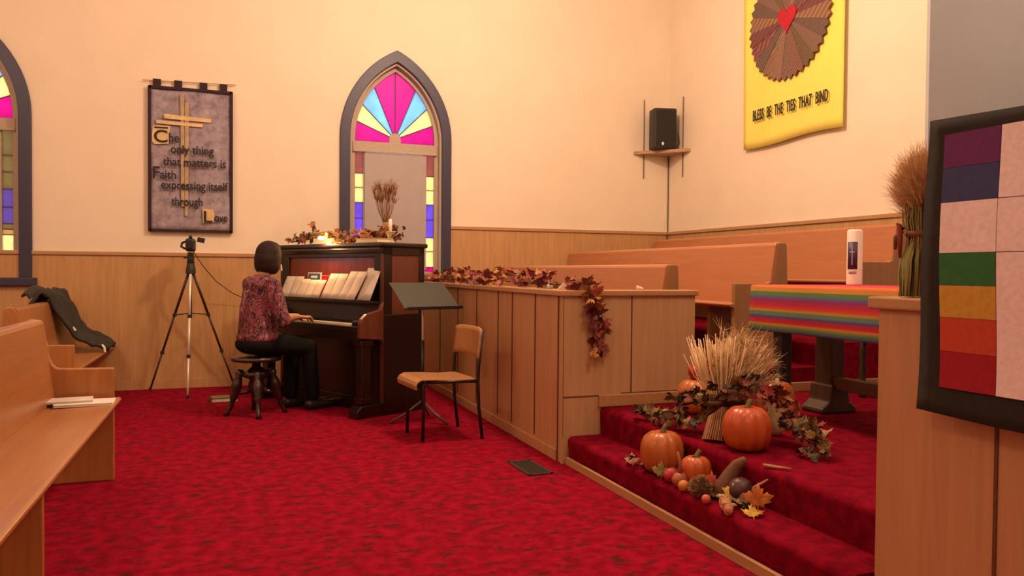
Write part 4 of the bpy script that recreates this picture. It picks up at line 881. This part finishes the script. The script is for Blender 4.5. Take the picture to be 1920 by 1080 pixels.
# straw sheaf
t = thing('wheat_sheaf', 'flared straw sheaf tied with dark ribbon on the platform', 'wheat sheaf', (2.26, 3.2, .33))
tips = bundle(t, (2.225, 3.185, .333), (2.285, 3.22, .52), (2.325, 3.28, .815), 200, .062, .040, .19, M['straw'], .0034, 31, bend=.08, jit=.08)
tips2 = bundle(t, (2.235, 3.19, .335), (2.285, 3.22, .52), (2.40, 3.23, .765), 330, .05, .03, .145, M['straw'], .0018, 33, bend=.20, name='thin_stalks', jit=.2)
awns(t, tips2, 6, .075, M['straw'], 34, .9, .0011, .05, .004)
part(t, 'ribbon', B().lathe([(.052, -.028), (.058, -.014), (.056, .0), (.060, .015), (.052, .03)], tuple(V3((2.285, 3.22, .525)) - V3((2.26, 3.2, .33))), 24), plain('brown_ribbon', (.07, .03, .014), .5), smooth=True)
bw = B()
for s in (-1, 1):
    bw.grid(lambda u, v, s=s: (2.255 + s * (.01 + .10 * u) * 1, 3.14 - .035 * math.sin(PI * u) * (1 if v > .5 else .2), .53 + (v - .5) * (.02 + .055 * u) - .03 * u), 8, 6)
part(t, 'bow', bw, plain('dark_brown_bow', (.06, .028, .012), .5), world=True, smooth=True, solid=.003)
garland('leaf_cluster', [(2.20, 3.12, .57), (2.30, 3.10, .60), (2.42, 3.08, .60)], 26, .05, (.03, .03, .05), M['leaves_dark'], 'dark leaves tucked into the waist of the straw sheaf', 'dried leaves', 41)
garland('leaf_cluster', [(2.40, 3.06, .55), (2.46, 3.02, .55), (2.50, 2.98, .50)], 22, .055, (.04, .04, .06), M['leaves'], 'red leaves above the large pumpkin right of the sheaf', 'dried leaves', 42)
garland('leaf_garland', [(2.16, 3.80, .36), (2.17, 3.62, .38), (2.18, 3.42, .40), (2.20, 3.28, .40)], 48, .055, (.04, .05, .05), M['leaves_dark'], 'dark green and red leaf garland behind the leftmost pumpkin', seed=43, zmin=.331)
garland('leaf_garland', [(2.24, 3.52, .45), (2.30, 3.36, .50), (2.26, 3.36, .40)], 36, .055, (.05, .04, .06), M['leaves_dark'], 'leaf cluster at the left foot of the straw sheaf', seed=45, zmin=.331)
garland('leaf_garland', [(2.50, 3.02, .42), (2.52, 2.90, .42), (2.48, 2.78, .40), (2.40, 2.72, .37)], 66, .05, (.05, .06, .06), M['leaves_dark'], 'dark leaf garland on the platform right of the large pumpkin', seed=47, zmin=.331)
garland('leaf_garland', [(1.96, 3.55, .19), (1.99, 3.2, .18), (1.97, 3.0, .18), (1.98, 2.85, .19), (2.0, 2.7, .19), (2.03, 2.6, .20)], 44, .04, (.05, .06, .03), M['leaves_dark'], 'scattered dark leaves along the lower step among the gourds', seed=58, zmin=.166)
t = thing('gourd', 'cream pointed gourd standing right of the straw sheaf', 'gourd', (2.60, 3.20, .331))
part(t, 'body', B().lathe([(.02, 0), (.045, .03), (.05, .09), (.035, .15), (.022, .21), (.018, .26), (.006, .29)], n=24), plain('cream_gourd_skin', (.55, .40, .20), .5), smooth=True)
# small things along the lower step; z of tread .166
ZT = .166
def one_leaf(x, y, z, s, col, label, rx, rz, ry=0):
    b = B(); leaf(b, V3((0, 0, 0)), s, Matrix.Rotation(rz, 3, 'Z') @ Matrix.Rotation(rx, 3, 'X') @ Matrix.Rotation(ry, 3, 'Y'), .25, .2)
    mz = min(v.co.z for v in b.bm.verts); b.bm.transform(Matrix.Translation((x, y, z - mz)))
    solo('maple_leaf', b, plain('leaf_blade', col, .7, var=.25), label, 'leaf', 'single leaves on the lower step', smooth=True, solid=.0025)
one_leaf(1.93, 3.47, ZT, .05, (.50, .22, .16), 'pale pink leaf left of the leftmost pumpkin', .9, -.3)
one_leaf(1.935, 3.20, ZT, .06, (.24, .20, .05), 'green yellow leaf in front of the leftmost pumpkin', 1.1, -.4, .3)
one_leaf(2.03, 2.925, ZT, .065, (.55, .05, .025), 'bright red leaf right of the small pumpkin', 1.2, -.5)
one_leaf(2.02, 2.735, ZT, .075, (.56, .36, .06), 'yellow maple leaf before the dark gourd', 1.15, -.7, .25)
one_leaf(2.015, 2.585, ZT + .02, .075, (.48, .14, .025), 'orange maple leaf at the right end of the display', 1.25, -.6)
one_leaf(1.985, 2.575, ZT, .055, (.58, .36, .05), 'small yellow leaf below the orange leaf at the right end', .5, -.5)
one_leaf(2.05, 2.66, ZT, .065, (.20, .035, .018), 'red brown leaf between the yellow and the orange leaf', 1.1, -.5)
def gourd(x, y, prof, col, label, name='gourd', cat='gourd', stem=None, tilt=None):
    t = thing(name, label, cat, (x, y, ZT))
    b = B().lathe(prof, n=22)
    if tilt: b.bm.transform(Matrix.Rotation(tilt[1], 4, 'Z') @ Matrix.Rotation(tilt[0], 4, 'X')); mz = min(v.co.z for v in b.bm.verts); b.bm.transform(Matrix.Translation((0, 0, -mz)))
    part(t, 'body', b, plain('gourd_skin', col, .45, var=.2, scale=25), smooth=True)
    if stem: part(t, 'stem', B().tube(stem, [.012, .008, .006], 7), plain('gourd_neck', tuple(v * .9 for v in col), .5), smooth=True)
rd = lambda r: [(r * q, r * k) for q, k in ((.2, 0), (.7, .1), (1, .7), (1, 1.1), (.7, 1.65), (.25, 1.85), (.05, 1.8))]
gourd(1.95, 3.135, rd(.036), (.42, .022, .035), 'red small gourd in front of the leftmost pumpkin')
gourd(1.945, 3.055, rd(.036), (.36, .10, .055), 'dusty pink gourd with long upright neck', stem=[(0, 0, .06), (.002, .0, .11), (-.004, .012, .16)])
gourd(1.925, 2.99, rd(.026), (.56, .20, .035), 'yellow orange mini gourd at the edge of the lower step')
gourd(1.955, 2.945, rd(.027), (.56, .17, .08), 'pale orange mini gourd next to the yellow one')
gourd(1.915, 2.80, rd(.02), (.55, .10, .06), 'pink mini gourd right of the brown flower head')
gourd(2.13 - .07, 2.66 + .10, rd(.058), (.055, .012, .018), 'dark purple gourd behind the yellow leaf')
t = thing('seed_head', 'brown shaggy dried flower head on the lower step', 'dried flower', (1.945, 2.885, ZT))
part(t, 'core', B().ell((0, 0, .04), (.04, .04, .036), 18), plain('seed_core', (.10, .05, .025), .9), smooth=True)
b = B(); r_ = random.Random(5)
for k in range(420):
    d = V3((r_.gauss(0, 1), r_.gauss(0, 1), r_.gauss(.2, 1))).normalized(); b.tube([V3((0, 0, .042)) + d * .034, V3((0, 0, .044)) + d * .056], [.0022, .0008], 3)
for v in b.bm.verts: v.co.z = max(v.co.z, .001)
o = part(t, 'bristles', b, M['dried'], smooth=True); o['kind'] = 'stuff'
def cob(x, y, ln, r, rz, label, col):
    t = thing('corn_cob', label, 'corn', (x, y, ZT), rz)
    b = B(); b.tube([(-ln / 2, 0, r), (-ln * .3, 0, r), (ln * .25, 0, r * 1.0), (ln / 2, 0, r * .9)], [r * .6, r, r * .95, r * .4], 14)
    for i in range(14):
        for k in range(10):
            a = 2 * PI * (k + .5 * (i % 2)) / 10; q = (1 - abs(i / 13 - .45) ** 2 * 1.3); b.ell((-ln * .46 + i * ln * .92 / 13, r * q * .96 * math.cos(a), r + r * q * .96 * math.sin(a)), (ln / 28, r * .26, r * .26), 6)
    part(t, 'kernels', b, island('corn_kernels', col, .35), smooth=True)
    hb = B()
    for k in range(5):
        a = -.9 + k * .45; hb.tube([(ln * .4, 0, r), (ln * .6, r * a, r * 1.1), (ln * .8, r * a * 2.2, r * (1.5 - abs(a)))], [.006, .010, .002], 5)
    part(t, 'husk', hb, plain('dry_husk', (.50, .34, .18), .8), smooth=True)
cob(1.955, 2.72, .14, .022, 1.0, 'pale yellow corn cob lying on the lower step', [(.55, .35, .14), (.58, .28, .12), (.48, .30, .16), (.42, .10, .05)])
cob(1.925, 2.655, .09, .017, .9, 'pinkish short corn cob beside the pale yellow cob', [(.52, .20, .12), (.50, .26, .16), (.45, .12, .07)])
t = thing('dried_pod', 'brown curved horn shaped pod leaning against the step', 'dried pod', (2.065, 2.835, ZT))
part(t, 'pod', B().tube([(-.045, .0, .012), (-.035, .0, .05), (-.012, -.01, .10), (.02, -.02, .15), (.035, -.05, .178)], [.045, .042, .034, .026, .014], 12), plain('brown_pod', (.13, .05, .024), .7, var=.2), smooth=True)
TW1, TW2 = [(2.085, 2.76, .20), (2.09, 2.70, .245), (2.11, 2.645, .29)], [(2.13, 2.70, .338), (2.15, 2.65, .339), (2.19, 2.60, .340)]
for k, (p, lab) in enumerate(((TW1, 'pale dry twig leaning on the riser behind the dark gourd'), (TW2, 'short pale twig lying on the platform edge beside the dark leaves'))):
    solo('twig', B().tube(p, [.006, .008, .004], 6), plain('bare_twig', (.42, .22, .13), .8), lab, 'twig', smooth=True)

# ------------------------------------------------------------------ wheat sheaf on the right railing
t = thing('wheat_sheaf', 'bushy golden wheat sheaf standing on the right railing cap', 'wheat sheaf', (1.925, 1.745, 1.083))
bundle(t, (1.925, 1.735, 1.085), (1.925, 1.735, 1.27), (1.925, 1.735, 1.36), 130, .062, .040, .055, island('green_straw', [(.26, .21, .07), (.20, .19, .06), (.34, .26, .11), (.15, .13, .05)], .7), .0022, 51, jit=.1)
r_ = random.Random(52); tips = []
for k in range(330):
    d = V3((r_.gauss(0, 1), r_.gauss(0, 1), r_.gauss(.35, .9))).normalized(); q = r_.random() ** .5
    p = V3((1.925 + d.x * .042 * q, 1.732 + d.y * .052 * q, 1.375 + d.z * .085 * q))
    tips.append((p, (d * .7 + V3((0, 0, .9))).normalized()))
awns(t, tips, 22, .062, M['wheat'], 53, .32, .0006, .045, .005)
lf = B(); r_ = random.Random(8)
for k in range(34):
    a = r_.uniform(0, 2 * PI); d = V3((math.cos(a), math.sin(a), 0)); p0 = V3((1.925, 1.735, 1.26)) + d * .03; p1 = p0 + d * .03 - V3((0, 0, .07)); p2 = V3((1.925, 1.735, 1.088)) + d * r_.uniform(.05, .068)
    s_ = V3((-d.y, d.x, 0)) * r_.uniform(.005, .010); lf.grid(lambda u, v: (p0.lerp(p1, u * 2) if u < .5 else p1.lerp(p2, u * 2 - 1)) + s_ * (v - .5) * 2 * math.sin(PI * min(.95, max(.12, u))), 6, 2)
part(t, 'leaf_blades', lf, island('pale_green_blades', [(.24, .23, .07), (.18, .19, .05), (.33, .28, .12)], .7), world=True, smooth=True)
part(t, 'tie', B().lathe([(.043, -.008), (.046, 0), (.043, .008)], (0, -.01, .187), 24), plain('orange_ribbon', (.20, .06, .025), .7), smooth=True)
rbn = B().tube([(1.885, 1.765, 1.285), (1.872, 1.772, 1.30), (1.874, 1.768, 1.26), (1.872, 1.765, 1.20)], [.006, .010, .008, .004], 8)
part(t, 'ribbon', rbn, plain('red_brown_ribbon', (.30, .05, .025), .6), world=True, smooth=True)
rbn = B().tube([(1.89, 1.775, 1.28), (1.885, 1.792, 1.262), (1.884, 1.795, 1.225)], [.006, .009, .004], 8)
part(t, 'ribbon', rbn, plain('olive_brown_ribbon', (.14, .08, .02), .6), world=True, smooth=True)

# ------------------------------------------------------------------ rainbow quilt on its stand
t = thing('quilt_stand', 'wooden stand behind the right railing carrying the rainbow quilt', 'stand', (2.05, 1.1, .331))
for y in (1.50, .60):
    part(t, 'post', B().mm((2.03, y - .02, .331), (2.07, y + .02, 1.555)), M['cpewz'], world=True, bevel=.004)
    part(t, 'arm', B().mm((1.82, y - .015, 1.53), (2.05, y + .015, 1.553)), M['cpewz'], world=True)
    part(t, 'foot', B().mm((1.975, y - .025, .331), (2.19, y + .025, .36)), M['cpewz'], world=True)
part(t, 'rod', B().tube([(1.825, 1.585, 1.545), (1.825, .52, 1.545)], .010, 10), M['cpewz'], world=True)
t = thing('quilt', 'rainbow block quilt with black border hanging at the right railing', 'quilt', (1.82, 1.05, .77))
qx = 1.803
QY0, QY1, QZ0, QZ1 = .50, 1.60, .775, 1.565
def qf(y, z): return qx - .010 * math.sin((y - .4) * 7) * .6 + .006 * math.sin(z * 9) - (.0 if z > 1 else .02 * (1 - z))
def patch(y0, y1, z0, z1, m, off, nm, dim=(10, 6)):
    part(t, nm, B().grid(lambda u, v: (qf(y0 + u * (y1 - y0), z0 + v * (z1 - z0)) - off, y0 + u * (y1 - y0), z0 + v * (z1 - z0)), *dim), m, world=True, smooth=False, solid=.004)
qb = plain('black_quilt_cotton', (.017, .014, .012), .9, var=.2, bump=.2)
part(t, 'border', B().grid(lambda u, v: (qf(QY0 + u * (QY1 - QY0), QZ0 + v * (QZ1 - QZ0)), QY0 + u * (QY1 - QY0) + .022 * (1 - v) * (1 if u > .5 else 0) * (2 * u - 1), QZ0 + v * (QZ1 - QZ0) + .006 * math.sin(u * 7)), 30, 24), qb, world=True, smooth=True, solid=.016)
zc = [1.522, 1.432, 1.341, 1.208, 1.123, 1.038, .948, .850]
qc = [('purple', (.13, .025, .13)), ('blue', (.045, .055, .17)), ('pale', (.84, .70, .76)), ('green', (.03, .16, .05)), ('yellow', (.55, .32, .05)), ('orange', (.50, .06, .025)), ('red', (.33, .006, .02))]
for (nm, c), z1, z0 in zip(qc, zc, zc[1:]):
    m_ = plain('%s_quilt_cotton' % nm, c, .9, var=.08, scale=60, bump=.15)
    for y0, y1 in ((1.388, 1.547), (.60, .76)):
        patch(y0, y1, z0 + .0005, z1 - .0005, m_, .012, 'colour_block', (8, 4))
mp_ = plain('pale_pink_quilt_cotton', (.84, .70, .76), .9, var=.06, scale=60, bump=.15)
patch(.762, 1.386, 1.209, 1.340, mp_, .012, 'pale_block'); patch(1.0, 1.386, .850, 1.207, mp_, .012, 'pale_block'); patch(1.0, 1.386, 1.342, 1.522, mp_, .012, 'pale_block')

# ------------------------------------------------------------------ repeats share a group
tops = {}
for o in COL.objects:
    if o.parent is None and 'label' in o: tops.setdefault(o.name.split('.')[0], []).append(o)
GN = dict(pew='wooden pews', pumpkin='pumpkins of the harvest display', sheet_music='sheet music on the piano shelf', gourd='gourds of the harvest display', leaf_garland='autumn leaf garlands',
          leaf_cluster='leaf clusters at the straw sheaf', book='books lying about', booklet='booklets on the near pew', music_book='books behind the sheet music', wall_banner='fabric banners on the walls',
          railing='chancel railings', wheat_sheaf='harvest sheaves', corn_cob='corn cobs on the step', twig='dry twigs by the step')
for n, os_ in tops.items():
    if len(os_) > 1 and n in GN:
        for o in os_: o['group'] = o.get('group', GN[n])
